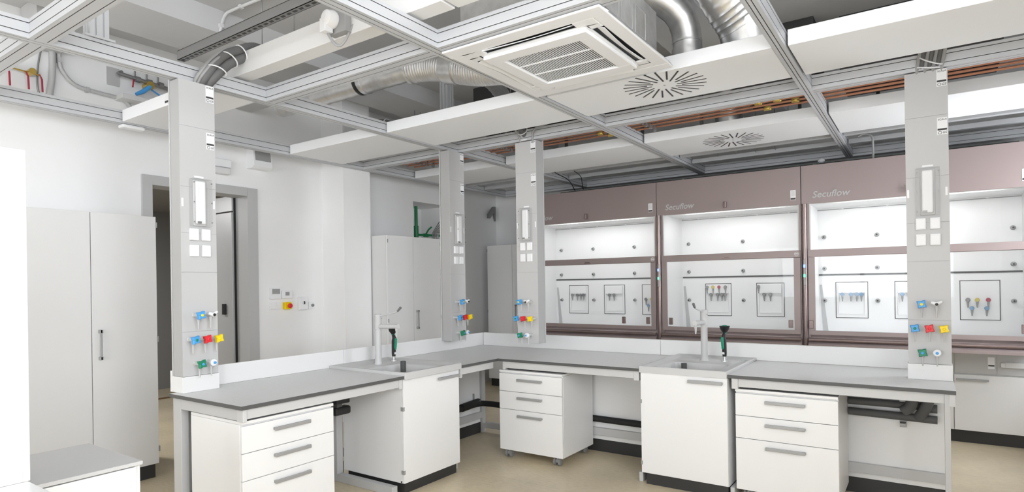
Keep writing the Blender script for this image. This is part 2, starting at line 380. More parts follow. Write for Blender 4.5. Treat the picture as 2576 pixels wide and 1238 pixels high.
tall_cabinet('tall_cabinet', 'tall white two-door cabinet behind the left sink tap, under the wall niche', XL + 0.01, -5.31, 5.075, 6.03, 2.19, '+x', 5.52, (False,))
tall_cabinet('tall_cabinet', 'tall grey cabinet in the far corner, partly behind the third column', -5.66, -4.75, 7.53, YB - 0.01, 2.18, '-y', -5.19, (False,), LAM)

# niche pipes
t = thing('green_water_pipe', 'dark green plastic water pipe rising in the wall niche above the tall cabinet', 'pipe', (XL - 0.1, 6.35, NZ0))
b = MB().tube([(XL - 0.1, 6.36, NZ0), (XL - 0.1, 6.36, 2.72)], 0.024, 14); b.tube([(XL - 0.1, 6.36, 2.26), (XL - 0.1, 6.36, 2.44)], 0.033, 14); obj('riser', b, GREENP, t)
b = MB().tube([(XL - 0.1, 6.38, 2.31), (XL - 0.1, 6.95, 2.33)], 0.017, 12); b.tube([(XL - 0.1, 6.52, 2.315), (XL - 0.1, 6.60, 2.315)], 0.026, 12); obj('branch', b, GREENP, t)
obj('valve_handle', MB().tube([(XL - 0.1, 6.56, 2.33), (XL - 0.08, 6.60, 2.40), (XL - 0.08, 6.66, 2.44)], 0.012, 8), GREENP, t)
b = MB()
for k in range(6):
    o_ = k * 0.03
    b.tube([(XL - 0.06 - o_ * 0.4, 6.98, 2.62 - o_), (XL - 0.05, 6.80 + o_ * .5, 2.52 - o_), (XL - 0.05, 6.66 + o_ * .8, 2.36), (XL - 0.06, 6.63 + o_, 2.15), (XL - 0.06, 6.66 + o_, 2.05)], 0.007, 6)
solo('cable_bundle', b, DSTEEL, 'loose loop of thin dark cables hanging in the wall niche', 'cables')

# ------------------------------------------------------------------ ceiling grid of grooved rails
RZ0, RZ1 = 2.962, 3.068
def rail_profile(w, h0=RZ0, h1=RZ1):
    g, d = 0.0045, 0.010
    zs = [h0 + 0.026, h0 + 0.081]; pts = [(-w / 2, h0)]
    for x in (-w / 2 + 0.022, w / 2 - 0.026): pts += [(x, h0), (x, h0 + d), (x + g, h0 + d), (x + g, h0)]
    pts.append((w / 2, h0))
    for z in zs: pts += [(w / 2, z), (w / 2 - d, z), (w / 2 - d, z + g), (w / 2, z + g)]
    pts += [(w / 2, h1), (-w / 2, h1)]
    for z in zs[::-1]: pts += [(-w / 2, z + g), (-w / 2 + d, z + g), (-w / 2 + d, z), (-w / 2, z)]
    return pts
def rail(axis, c, a, bb, w, label):
    prof = [(c + x, z) for x, z in rail_profile(w)]
    # axis 'y' : runs along y at x=c ; axis 'x' : runs along x at y=c
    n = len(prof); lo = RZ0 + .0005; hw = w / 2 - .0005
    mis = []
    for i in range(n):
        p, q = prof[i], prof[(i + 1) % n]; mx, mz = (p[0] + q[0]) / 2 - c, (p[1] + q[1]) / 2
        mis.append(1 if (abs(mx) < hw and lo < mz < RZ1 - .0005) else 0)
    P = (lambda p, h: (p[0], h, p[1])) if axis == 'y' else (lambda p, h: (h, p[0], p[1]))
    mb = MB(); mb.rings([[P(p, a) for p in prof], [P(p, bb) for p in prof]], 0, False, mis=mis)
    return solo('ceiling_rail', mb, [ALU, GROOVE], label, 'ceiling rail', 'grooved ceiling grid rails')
YX = {'wall': (-5.505, 0.09), 'A': (-4.062, 0.085), 'B': (-2.37, 0.085), 'C': (-0.71, 0.07)}
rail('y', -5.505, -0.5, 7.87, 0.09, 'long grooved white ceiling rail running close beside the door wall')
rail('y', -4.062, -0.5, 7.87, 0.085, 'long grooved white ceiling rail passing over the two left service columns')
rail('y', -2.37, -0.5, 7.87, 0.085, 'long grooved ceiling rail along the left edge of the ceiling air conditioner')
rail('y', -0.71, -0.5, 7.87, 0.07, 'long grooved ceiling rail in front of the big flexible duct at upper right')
XS = [(-5.46, -4.105), (-4.0195, -2.4125), (-2.3275, -0.745), (-0.675, 1.21)]
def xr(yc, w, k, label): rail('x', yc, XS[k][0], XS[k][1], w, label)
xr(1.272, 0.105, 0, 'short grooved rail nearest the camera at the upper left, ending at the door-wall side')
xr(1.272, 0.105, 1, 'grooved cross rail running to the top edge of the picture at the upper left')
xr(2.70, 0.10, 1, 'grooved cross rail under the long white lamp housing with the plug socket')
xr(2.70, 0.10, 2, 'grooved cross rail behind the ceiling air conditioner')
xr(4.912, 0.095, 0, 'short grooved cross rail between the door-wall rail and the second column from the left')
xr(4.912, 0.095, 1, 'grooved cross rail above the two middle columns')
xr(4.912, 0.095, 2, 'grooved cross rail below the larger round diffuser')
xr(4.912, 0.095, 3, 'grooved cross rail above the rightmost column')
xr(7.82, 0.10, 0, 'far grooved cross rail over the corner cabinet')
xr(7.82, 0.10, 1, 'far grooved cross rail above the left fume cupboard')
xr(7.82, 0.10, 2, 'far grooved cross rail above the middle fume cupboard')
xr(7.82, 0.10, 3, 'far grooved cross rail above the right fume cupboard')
def hanger(x, y, label):
    mb = MB(); w = 0.05; g = 0.008
    prof = [(-w, -w), (-w / 3 - g, -w), (-w / 3 - g, -w + g), (-w / 3, -w + g), (-w / 3, -w), (w / 3, -w), (w / 3, -w + g), (w / 3 + g, -w + g), (w / 3 + g, -w), (w, -w),
            (w, -w / 3 - g), (w - g, -w / 3 - g), (w - g, -w / 3), (w, -w / 3), (w, w / 3), (w - g, w / 3), (w - g, w / 3 + g), (w, w / 3 + g), (w, w), (-w, w)]
    mb.prism([(x + p[0], y + p[1]) for p in prof], RZ1, ZC, 'z'); mb.box(x - 0.06, x + 0.06, y - 0.08, y + 0.08, RZ1, RZ1 + 0.012)
    solo('rail_hanger', mb, ALU, label, 'hanger', 'upright posts holding the ceiling rails')
hanger(-4.062, 1.56, 'white grooved post hanging the rail at the upper left corner')
hanger(-4.062, 4.75, 'grey grooved post rising behind the round ducts in the middle bay')

# service panels of the ceiling
def diffuser(parent, cx, cy, z, R):
    mb = MB(); n = 24
    for k in range(n):
        a = 2 * PI * (k + 0.5) / n; r0 = R * (0.30 if k % 2 == 0 else 0.42); r1 = R * (1.0 if k % 2 == 0 else 1.0)
        u = Vector((math.cos(a), math.sin(a))); w = Vector((-u.y, u.x)); hw = 0.0058
        # swirl slots lie a little off the radius
        base = w * (0.012)
        p = [u * r0 - w * hw + base, u * r1 - w * hw + base * .2, u * r1 + w * hw + base * .2, u * r0 + w * hw + base]
        mb.prism([(cx + q.x, cy + q.y) for q in p], z - 0.0015, z + 0.002, 'z')
    obj('swirl_slots', mb, BLACK, parent)
    obj('centre_screw', MB().lathe((cx, cy, z - 0.002), [(0.008, 0), (0.008, 0.003)], 12), HANDLE, parent)
def panel(k, y0, y1, label, z0=2.967, z1=3.062, diff=None, xa=None):
    x0, x1 = XS[k]; x0 += 0.012; x1 -= 0.004
    if xa: x0, x1 = xa
    t = thing('ceiling_panel', label, 'ceiling panel', ((x0 + x1) / 2, (y0 + y1) / 2, z0), 'white box panels of the service ceiling')
    obj('casing', MB().box(x0, x1, y0, y1, z0, z1), PANELW, t, 0.003)
    if diff: diffuser(t, diff[0], diff[1], z0, diff[2])
    return t
panel(0, 3.86, 4.54, 'white box panel beside the door wall, left of the two left columns')
panel(1, 3.85, 4.50, 'white box panel under the round ducts, over the second column')
panel(2, 3.85, 4.50, 'white box panel with the larger round slotted diffuser beside the air conditioner', diff=(-1.51, 4.12, 0.285))
panel(3, 3.87, 4.50, 'wide white box panel at the upper right above the rightmost column')
panel(0, 5.72, 6.49, 'white box panel in the far row beyond the short copper pipes, next to the door wall')
panel(1, 5.72, 6.49, 'white box panel in the far row behind the two middle columns')
panel(2, 5.72, 6.49, 'white box panel with the smaller-looking far round slotted diffuser', diff=(-1.56, 6.13, 0.285))
panel(3, 5.66, 6.49, 'white box panel in the far row behind the rightmost column')
t = panel(0, 2.27, 2.62, 'narrow white box panel behind the top of the leftmost column', xa=(-5.44, -4.12))
obj('sticker', MB().box(-4.72, -4.66, 2.266, 2.27, 2.98, 3.05), WPLAST, t); obj('sticker_band', MB().box(-4.72, -4.66, 2.264, 2.267, 2.985, 3.0), INK, t)

# linear lamp housings above the first row
def lamp_housing(x0, x1, y0, y1, z0, z1, label, grp='long white lamp housings above the rails'):
    t = thing('lamp_housing', label, 'lamp', ((x0 + x1) / 2, y0, z0), grp)
    obj('housing', MB().box(x0, x1, y0, y1, z0, z1), LAM, t, 0.004)
    return t
t = lamp_housing(-4.40, -2.1, 2.42, 2.54, 3.085, 3.24, 'long white lamp housing with a plug socket on its side, upper left')
lamp_housing(-2.08, -0.4, 2.42, 2.54, 3.085, 3.24, 'long white lamp housing running above the air conditioner rail')
for x in (-3.78, -3.42):
    solo('threaded_rod', MB().tube([(x, 2.47, 3.24), (x, 2.47, ZC)], 0.004, 6), DSTEEL, 'thin threaded rod holding the socket lamp housing, %s of two' % ('left' if x < -3.6 else 'right'), 'rod', 'threaded rods above the lamp housing')
t = thing('plug_socket', 'white round plug in a grey wall socket on the side of the lamp housing', 'plug', (-2.85, 2.42, 3.1))
obj('socket_box', MB().box(-2.95, -2.80, 2.37, 2.42, 3.09, 3.25), GPLAST, t, 0.006)
obj('plug', MB().lathe((-2.90, 2.37, 3.17), [(0.052, 0), (0.055, -0.02), (0.045, -0.06), (0.02, -0.075)], 20, axis='y').box(-2.945, -2.895, 2.30, 2.36, 3.09, 3.17), WPLAST, t, 0.004)
pts = []
for i in range(13):
    u = i / 12; pts.append((-2.92 + 0.15 * u, 2.34 + 0.10 * u, 3.09 - 0.085 * math.sin(PI * min(1, u * 1.25)) + 0.06 * u * u))
pts.append((-2.765, 2.46, 3.2))
obj('power_cord', MB().tube(pts, 0.0085, 8), GPLAST, t)

# perforated strut channel
t = MB(); x0, x1, y0, y1, z0, z1 = -4.04, -2.42, 2.02, 2.065, 3.085, 3.145
t.box(x0, x1, y0, y0 + 0.003, z0, z1); t.box(x0, x1, y1 - 0.003, y1, z0, z1); t.box(x0, x1, y0, y1, z1 - 0.003, z1); t.box(x0, x1, y0, y1, z0, z0 + 0.003)
o = thing('strut_channel', 'dark perforated steel strut channel running from the left rail to the top of the picture', 'channel', ((x0 + x1) / 2, y0, z0))
for k in range(30): xx = x0 + 0.02 + k * 0.054; t.box(xx, xx + 0.03, y0 + 0.014, y0 + 0.03, z0 - 0.001, z0 + 0.001, 1)
obj('channel', t, [DSTEEL, BLACK], o)

# hoses leaving column tops
def bundle(label, paths, r, ties, lite=None):
    t = thing('hose_bundle', label, 'hoses', paths[0][0], 'insulated hose bundles above the columns')
    for p in paths:
        sm = smooth(p); obj('hose', MB().tube(sm, r, 12), HOSE, t)
    if lite:
        for p in lite: obj('cable', MB().tube(smooth(p), 0.011, 8), GPLAST, t)
    for (c, d, rr) in ties:
        d = Vector(d).normalized(); a = d.orthogonal().normalized(); e = d.cross(a)
        ring = [Vector(c) + rr * (math.cos(2 * PI * i / 16) * a + math.sin(2 * PI * i / 16) * e) for i in range(17)]
        obj('cable_tie', MB().tube(ring, 0.0045, 6, cap=False), WPLAST, t)
    return t
def smooth(P, n=8):
    P = [Vector(p) for p in P]; out = []
    Q = [P[0] * 2 - P[1]] + P + [P[-1] * 2 - P[-2]]
    for i in range(1, len(Q) - 2):
        for k in range(n):
            u = k / n; out.append(0.5 * ((2 * Q[i]) + (Q[i + 1] - Q[i - 1]) * u + (2 * Q[i - 1] - 5 * Q[i] + 4 * Q[i + 1] - Q[i + 2]) * u * u + (3 * Q[i] - Q[i - 1] - 3 * Q[i + 1] + Q[i + 2]) * u ** 3))
    out.append(P[-1]); return out
bundle('dark grey hose bundle with white ties bending up from the leftmost column',
       [[(-4.05, 2.165, 2.93), (-4.035, 2.168, 2.965), (-3.985, 2.19, 3.03), (-3.95, 2.27, 3.16), (-3.93, 2.38, 3.235), (-3.93, 2.50, 3.295), (-3.95, 2.64, 3.30)],
        [(-4.05, 2.205, 2.93), (-4.035, 2.21, 2.965), (-3.98, 2.235, 3.02), (-3.95, 2.315, 3.12), (-3.93, 2.41, 3.19), (-3.93, 2.52, 3.262), (-3.95, 2.66, 3.28)]], 0.032,
       [((-3.955, 2.24, 3.06), (0, .35, 1), 0.062), ((-3.94, 2.32, 3.155), (0, .8, 1), 0.062), ((-3.93, 2.40, 3.215), (0, 1, .6), 0.06), ((-3.93, 2.52, 3.245), (0, 1, .1), 0.058)],
       [[(-4.03, 2.12, 2.93), (-4.01, 2.12, 2.97), (-3.98, 2.135, 3.02), (-3.95, 2.21, 3.14), (-3.94, 2.33, 3.24), (-3.94, 2.48, 3.29)], [(-4.03, 2.14, 2.93), (-4.01, 2.14, 2.97), (-3.975, 2.155, 3.02), (-3.94, 2.22, 3.12), (-3.93, 2.3, 3.19)]])
bundle('short dark grey hose bundle peeping over the rail at the second column',
       [[(-4.62, 4.2, 3.05), (-4.55, 4.2, 3.17), (-4.45, 4.2, 3.2), (-4.3, 4.22, 3.15), (-4.2, 4.25, 3.07)]], 0.04, [((-4.52, 4.2, 3.185), (1, 0, .3), 0.045), ((-4.38, 4.21, 3.185), (1, 0, -.2), 0.045)])
bundle('small hose and cable bundle entering the third column top',
       [[(-3.19, 4.93, 2.88), (-3.19, 4.90, 3.0), (-3.19, 4.80, 3.07), (-3.19, 4.68, 3.1)]], 0.03,
       [((-3.19, 4.905, 2.985), (0, -.3, 1), 0.05), ((-3.19, 4.84, 3.05), (0, -1, .7), 0.05)],
       [[(-3.24, 4.90, 2.88), (-3.24, 4.86, 3.0), (-3.24, 4.76, 3.08), (-3.24, 4.66, 3.1)], [(-3.09, 4.90, 2.88), (-3.09, 4.86, 2.98), (-3.05, 4.84, 3.05), (-2.9, 4.82, 3.075), (-2.75, 4.74, 3.09)]])
bundle('bundle of four dark hoses with white ties bending up from the rightmost column',
       [[(-0.03 + k * 0.045, 4.92, 2.86), (-0.02 + k * 0.045, 4.885, 2.97), (0.0 + k * 0.045, 4.80, 3.07), (0.02 + k * 0.045, 4.65, 3.12)] for k in range(3)], 0.017,
       [((0.02, 4.90, 2.985), (0.2, -.3, 1), 0.075), ((0.035, 4.86, 3.02), (0.6, -.5, 1), 0.075)],
       [[(-0.05 + k * 0.045, 4.90, 2.86), (-0.04 + k * 0.045, 4.87, 2.97), (-0.02 + k * 0.045, 4.79, 3.07), (0.0 + k * 0.045, 4.65, 3.12)] for k in range(4)])

# round ducts
def duct(name, pts, r, label, rib=0.05, amp=0.004, n=24, extra=(), cat='duct'):
    P = smooth(pts, 14)
    d = [0]
    for i in range(1, len(P)): d.append(d[-1] + (P[i] - P[i - 1]).length)
    L = d[-1]; m = int(L / (rib / 4)); Q = []; R = []
    for k in range(m + 1):
        s = L * k / m; i = 0
        while i < len(d) - 2 and d[i + 1] < s: i += 1
        u = (s - d[i]) / max(1e-6, d[i + 1] - d[i]); Q.append(P[i].lerp(P[i + 1], u)); R.append(r + (amp if k % 4 == 0 else 0))
    t = thing(name, label, cat, pts[0], 'galvanised round ventilation ducts')
    obj('duct_wall', MB().tube(Q, R, n), STEEL, t)
    for (c, dd, rr, ln, m_) in extra:
        dd = Vector(dd).normalized(); obj('coupling', MB().tube([Vector(c) - dd * ln / 2, Vector(c) + dd * ln / 2], rr, n), m_, t)
    return t
duct('spiral_duct', [(-5.2, 3.60, 3.36), (-4.6, 3.60, 3.36), (-3.75, 3.62, 3.37), (-3.45, 3.66, 3.39)], 0.10, 'straight spiral duct with a black ring seal above the middle bay', 0.11, 0.004,
     extra=[((-4.06, 3.61, 3.365), (1, 0, 0), 0.108, 0.03, BLACK), ((-4.01, 3.61, 3.365), (1, 0, 0), 0.109, 0.04, STEEL)])
duct('flexible_duct', [(-3.52, 3.65, 3.37), (-3.3, 3.69, 3.36), (-3.1, 3.71, 3.31), (-2.85, 3.72, 3.24), (-2.55, 3.72, 3.20)], 0.112, 'ribbed flexible metal duct with a smooth coupling in the middle bay', 0.024, 0.004,
     extra=[((-3.10, 3.71, 3.31), (1, 0, -.25), 0.125, 0.12, STEEL), ((-3.50, 3.65, 3.37), (1, .1, 0), 0.118, 0.02, STEEL)])
duct('branch_duct', [(-2.86, 3.76, 3.23), (-2.86, 3.92, 3.20), (-2.86, 4.04, 3.14), (-2.86, 4.1, 3.065)], 0.062, 'small branch duct dropping onto the middle ceiling panel', 0.06, 0.003)
duct('elbow_duct', [(-1.345, 4.12, 3.065), (-1.345, 4.12, 3.25), (-1.37, 4.06, 3.40), (-1.5, 3.95, 3.52), (-1.7, 3.8, 3.56)], 0.098, 'smooth metal elbow duct rising beside the air conditioner', 0.30, 0.002,
     extra=[((-1.345, 4.12, 3.15), (0, 0, 1), 0.102, 0.06, STEEL), ((-1.345, 4.12, 3.225), (0, 0, 1), 0.102, 0.012, STEEL)])
duct('flexible_duct', [(-0.93, 4.17, 3.065), (-0.94, 4.16, 3.17), (-0.99, 4.08, 3.30), (-1.06, 3.98, 3.44), (-1.10, 3.93, 3.6), (-1.10, 3.93, ZC)], 0.160, 'thick ribbed flexible duct with a smooth lower bend at the upper right', 0.045, 0.005,
     extra=[((-0.955, 4.135, 3.20), (-.1, -.35, 1), 0.167, 0.22, STEEL)])
duct('spiral_duct', [(-1.6, 6.15, 3.06), (-1.6, 6.15, ZC)], 0.13, 'far upright spiral duct behind the copper pipes', 0.1, 0.004)

# air conditioner cassette
AX0, AX1, AY0, AY1, AZ = -2.345, -1.315, 2.70, 3.755, 2.945
t = thing('ceiling_air_conditioner', 'square white ceiling cassette air conditioner with grille and two open louvres', 'air conditioner', ((AX0 + AX1) / 2, (AY0 + AY1) / 2, AZ))
cxm, cym = (AX0 + AX1) / 2, (AY0 + AY1) / 2
b = MB()
def frame_rect(mb, x0, x1, y0, y1, ix0, ix1, iy0, iy1, z0, z1, mi=0):
    mb.box(x0, x1, y0, iy0, z0, z1, mi); mb.box(x0, x1, iy1, y1, z0, z1, mi); mb.box(x0, ix0, iy0, iy1, z0, z1, mi); mb.box(ix1, x1, iy0, iy1, z0, z1, mi)
# face panel with four outlet slots
G = 0.275                                   # half size of central grille panel field
slot_in, slot_out, slot_len = 0.355, 0.43, 0.30
hx = (AX1 - AX0) / 2; hy = (AY1 - AY0) / 2
b.box(cxm - slot_in, cxm + slot_in, cym - slot_in, cym + slot_in, AZ, AZ + 0.0135)
frame_rect(b, AX0, AX1, AY0, AY1, cxm - slot_out, cxm + slot_out, cym - slot_out, cym + slot_out, AZ, AZ + 0.0135)
for sx in (-1, 1):
    for sy in (-1, 1):
        b.box(cxm + sx * slot_len, cxm + sx * slot_out, cym + sy * slot_in, cym + sy * slot_out, AZ, AZ + 0.0135)
        b.box(cxm + sx * slot_in, cxm + sx * slot_out, cym + sy * slot_len, cym + sy * slot_in, AZ, AZ + 0.0135)
obj('face_panel', b, WPLAST, t, 0.006)
obj('slot_recess', MB().box(cxm - 0.45, cxm + 0.45, cym - 0.45, cym + 0.45, AZ + 0.014, AZ + 0.054), BLACK, t)
obj('grille_frame', (lambda m_: (frame_rect(m_, cxm - 0.345, cxm + 0.345, cym - 0.345, cym + 0.345, cxm - 0.255, cxm + 0.255, cym - 0.255, cym + 0.255, AZ - 0.022, AZ), m_)[1])(MB()), WPLAST, t, 0.005)
obj('grille_backing', MB().box(cxm - 0.255, cxm + 0.255, cym - 0.255, cym + 0.255, AZ - 0.006, AZ), BLACK, t)
g = MB()
for k in range(34): xx = cxm - 0.25 + k * 0.5 / 33; g.box(xx - 0.0028, xx + 0.0028, cym - 0.255, cym + 0.255, AZ - 0.010, AZ - 0.007)
for yy in (cym - 0.085, cym + 0.085): g.box(cxm - 0.255, cxm + 0.255, yy - 0.004, yy + 0.004, AZ - 0.013, AZ - 0.006)
obj('grille', g, WPLAST, t)
for ax in range(4):
    a = ax * PI / 2; fl = MB(); N = 14; r0 = []; r1 = []
    for i in range(N + 1):
        u = -1 + 2 * i / N; w_ = 0.046 + 0.010 * (1 - u * u); of_ = slot_out - 0.006 - 0.016 * (1 - abs(u + .2) ** 1.5)
        for (rr, off, zz) in ((r0, of_, AZ - 0.006), (r1, slot_out - w_, AZ + 0.010)):
            x, y = u * (slot_len - 0.01), off
            X, Y = x * math.cos(a) - y * math.sin(a), x * math.sin(a) + y * math.cos(a)
            rr.append((cxm + X, cym + Y, zz))
    if True:
        top = r0 + r1[::-1]; n_ = len(top)
        vs = top + [(p[0], p[1], p[2] + 0.004) for p in top]
        fs = []
        for i in range(N):
            q = (i, i + 1, n_ - 2 - i, n_ - 1 - i); fs.append(q); fs.append(tuple(k + n_ for k in q[::-1]))
        for i in range(n_): j = (i + 1) % n_; fs.append((i, j, j + n_, i + n_))
        fl.add(vs, fs); obj('louvre', fl, WPLAST, t)
bx = MB().box(cxm - 0.44, cxm + 0.44, cym - 0.44, cym + 0.44, AZ + 0.055, AZ + 0.34); obj('casing', bx, STEEL, t, 0.004)
rb = MB()
for k in range(3):
    yy = cym - 0.3 + k * 0.2
    frame_rect(rb, 0, 0, 0, 0, 0, 0, 0, 0, 0, 0) if False else None
    for (a_, b_, c_, d_) in ((yy, yy + 0.15, AZ + 0.10, AZ + 0.102), (yy, yy + 0.15, AZ + 0.26, AZ + 0.262)): rb.box(cxm + 0.44, cxm + 0.443, a_, b_, c_, d_)
    for y_ in (yy, yy + 0.15): rb.box(cxm + 0.44, cxm + 0.443, y_, y_ + 0.002, AZ + 0.10, AZ + 0.262)
obj('pressed_lines', rb, LAMC, t)

# copper pipes
for k, (y, z, lab) in enumerate(((5.25, 3.07, 'nearest the rail'), (5.35, 3.07, 'second from the rail'), (5.45, 3.07, 'third from the rail'), (5.56, 3.07, 'farthest from the rail'))):
    solo('copper_pipe', MB().tube([(-5.3, y, z), (1.2, y, z)], 0.0105, 10), COPPER, 'long copper pipe above the far panels, %s' % lab, 'pipe', 'copper pipes above the ceiling rails')
for (x, lab) in ((-5.0, 'near the door wall'), (-3.75, 'behind the third column'), (-2.15, 'beside the larger diffuser')):
    t = thing('pipe_clamp', 'row of small steel pipe clamps on the copper pipes %s' % lab, 'clamp', (x, 5.3, 3.0), 'clamps on the copper pipes')
    for y in (5.25, 5.35, 5.45, 5.56): obj('clamp', MB().box(x, x + 0.02, y - 0.02, y + 0.02, 3.03, 3.13).box(x + .005, x + .015, y - .004, y + .004, 3.13, ZC), DSTEEL, t, 0.003)
t = thing('brass_fittings', 'cluster of brass fittings on the copper pipes near the rail crossing', 'fittings', (-0.98, 5.4, 3.06), None)
for y, x in ((5.25, -0.92), (5.35, -1.0), (5.45, -0.88), (5.56, -1.12), (5.35, -1.15)): obj('fitting', MB().tube([(x - 0.03, y, 3.07), (x + 0.03, y, 3.07)], 0.022, 6), BRASS, t)
t = thing('brass_fittings', 'pair of brass fittings on the copper pipes left of the larger diffuser rail', 'fittings', (-2.6, 5.5, 3.06), None)
for y, x in ((5.56, -2.6), (5.45, -2.66)): obj('fitting', MB().tube([(x - 0.03, y, 3.07), (x + 0.03, y, 3.07)], 0.024, 6), BRASS, t)
# dark ventilation box runs over the far part
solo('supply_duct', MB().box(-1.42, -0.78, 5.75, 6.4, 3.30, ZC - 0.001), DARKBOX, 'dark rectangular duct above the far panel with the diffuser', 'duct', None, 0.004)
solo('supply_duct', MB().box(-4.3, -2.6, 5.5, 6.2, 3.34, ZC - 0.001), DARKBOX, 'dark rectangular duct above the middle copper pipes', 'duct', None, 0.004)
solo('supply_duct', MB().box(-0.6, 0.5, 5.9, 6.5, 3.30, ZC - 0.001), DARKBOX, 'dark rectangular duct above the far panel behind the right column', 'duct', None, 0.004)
for k, (x0, x1) in enumerate(XS):
    nm = ('by the door wall', 'above the left fume cupboard', 'above the middle fume cupboard', 'above the right fume cupboard')[k]
    for (y, w) in ((6.78, 0.05), (7.22, 0.06)):
        solo('ceiling_light_strip', MB().box(x0 + 0.01, x1 - 0.01, y, y + w, 3.0, 3.05), ALU, '%s slim strip profile %s' % ('nearer' if y < 7 else 'farther', nm), 'strip', 'slim profiles in the far ceiling bays', 0.004)
for k, nm in ((1, 'above the left fume cupboard'), (2, 'above the middle fume cupboard'), (3, 'above the right fume cupboard')):
    t = thing('cable_tray', 'dark cable tray with cables behind the far white panel, %s' % nm, 'tray', ((XS[k][0] + XS[k][1]) / 2, 6.6, 3.14), 'dark cable trays in the far ceiling bays')
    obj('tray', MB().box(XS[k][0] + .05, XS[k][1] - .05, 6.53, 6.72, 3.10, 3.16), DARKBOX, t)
    cb = MB()
    for q, (yy, zz) in enumerate(((6.86, 3.20), (6.91, 3.23), (7.05, 3.18), (7.42, 3.16), (7.50, 3.20))):
        cb.tube(smooth([(XS[k][0] + .05, yy, zz), (XS[k][0] + .5, yy + .03, zz - .02), (XS[k][1] - .6, yy - .03, zz + .03), (XS[k][1] - .05, yy, zz)], 5), .012, 6)
    obj('cables', cb, DGREY, t)
    for x in (XS[k][0] + .3, XS[k][1] - .3): obj('tray_hanger', MB().box(x, x + .03, 6.6, 6.63, 3.16, ZC - .001), DSTEEL, t)
# thin hanging rods and black cables far back
for (x, y, lab) in ((-1.95, 7.0, 'first'), (-1.75, 7.0, 'second'), (-1.55, 7.05, 'third'), (-1.35, 7.05, 'fourth')):
    solo('threaded_rod', MB().tube([(x, y, 3.0), (x, y, ZC)], 0.004, 6), DSTEEL, 'thin rod above the middle fume cupboard, %s from the left' % lab, 'rod', 'threaded rods above the middle fume cupboard')
t = thing('hanging_cables', 'two thin black cables dangling from the far ceiling bay above the left fume cupboard', 'cables', (-3.75, 6.5, 2.9))
obj('cable', MB().tube(smooth([(-3.85, 6.42, 3.05), (-3.80, 6.5, 2.96), (-3.76, 6.75, 2.90), (-3.80, 7.0, 2.80)]), 0.006, 6), BLACK, t)
obj('cable', MB().tube(smooth([(-3.66, 6.72, 3.0), (-3.62, 6.82, 2.94), (-3.64, 6.9, 2.86), (-3.68, 7.0, 2.80)]), 0.005, 6), BLACK, t)
solo('grey_conduit', MB().tube(smooth([(-0.56, 7.0, 3.02), (-0.50, 7.0, 3.035), (-0.44, 7.0, 3.0), (-0.43, 7.0, 2.9), (-0.43, 7.0, 2.76)]), 0.010, 8), GPLAST, 'short grey conduit bending down onto the right fume cupboard fascia', 'conduit')
for x, z in ((-0.95, 2.905),): solo('smoke_sensor', MB().lathe((-0.92, 7.2, 2.83), [(0.02, 0), (0.035, 0.015), (0.035, 0.03), (0.015, 0.05)], 16), WPLAST, 'small shiny round sensor at the rail end above the right fume cupboard', 'sensor')
solo('pipe_bracket', MB().prism([(8.05, 2.62), (8.05, 2.86), (8.0, 2.86), (7.86, 2.72), (7.86, 2.66), (7.9, 2.66), (8.0, 2.76)], -5.9, -5.86, 'x'), DSTEEL, 'dark angled bracket high in the far corner behind the second column', 'bracket')

# ceiling services at the upper left
t = thing('ceiling_conduit', 'thin pale conduit with bends fixed under the ceiling at the upper left', 'conduit', (-4.7, 2.7, 3.8))
obj('conduit', MB().tube(smooth([(-4.15, 2.775, 3.835), (-4.60, 2.75, 3.835), (-4.69, 2.74, 3.82), (-4.705, 2.72, 3.76), (-4.705, 2.70, 3.68), (-4.73, 2.70, 3.648), (-4.91, 2.70, 3.646), (-5.25, 2.73, 3.646), (-5.31, 2.735, 3.66), (-5.32, 2.74, 3.78)], 5), 0.012, 8), LAMC, t)
for p in ((-4.5, 2.755, 3.835), (-4.71, 2.71, 3.72), (-5.1, 2.715, 3.648)): obj('clip', MB().box(p[0] - .018, p[0] + .018, p[1] - .018, p[1] + .018, p[2] - .016, p[2] + .014), LAMC, t, 0.003)
solo('cable_tray', MB().box(-6.0 + 0.06, -5.35, 3.56, 3.74, 3.46, 3.50), GREYP, 'flat grey cable tray by the door wall above the rails, right of the leftmost column', 'tray', None, 0.003)
t = thing('wall_conduit', 'grey bent conduit curving along the door wall above the rail', 'conduit', (XL + 0.03, 2.0, 3.4))
obj('conduit', MB().tube(smooth([(XL + 0.03, 2.0, 3.80), (XL + 0.03, 2.0, 3.5), (XL + 0.03, 2.03, 3.40), (XL + 0.03, 2.12, 3.32), (XL + 0.03, 2.3, 3.30), (XL + 0.03, 2.46, 3.29), (XL + 0.03, 2.54, 3.23), (XL + 0.03, 2.56, 3.1)]), 0.016, 10), GREYP, t)
for p in ((2.0, 3.5), (2.2, 3.305)): obj('clip', MB().box(XL, XL + 0.05, p[0] - .012, p[0] + .012, p[1] - .02, p[1] + .02), GREYP, t)
t = thing('wall_conduit', 'thick grey upright cable duct on the door wall beside a thin cable', 'conduit', (XL + 0.03, 1.93, 3.2))
obj('conduit', MB().tube(smooth([(XL + 0.03, 1.95, 3.8), (XL + 0.03, 1.95, 3.4), (XL + 0.03, 1.93, 3.2), (XL + 0.03, 1.93, 3.1)]), 0.024, 10), GREYP, t)
obj('cable', MB().tube(smooth([(XL + 0.02, 1.91, 3.7), (XL + 0.02, 1.86, 3.45), (XL + 0.02, 1.85, 3.25), (XL + 0.02, 1.88, 3.12)]), 0.007, 6), DSTEEL, t)
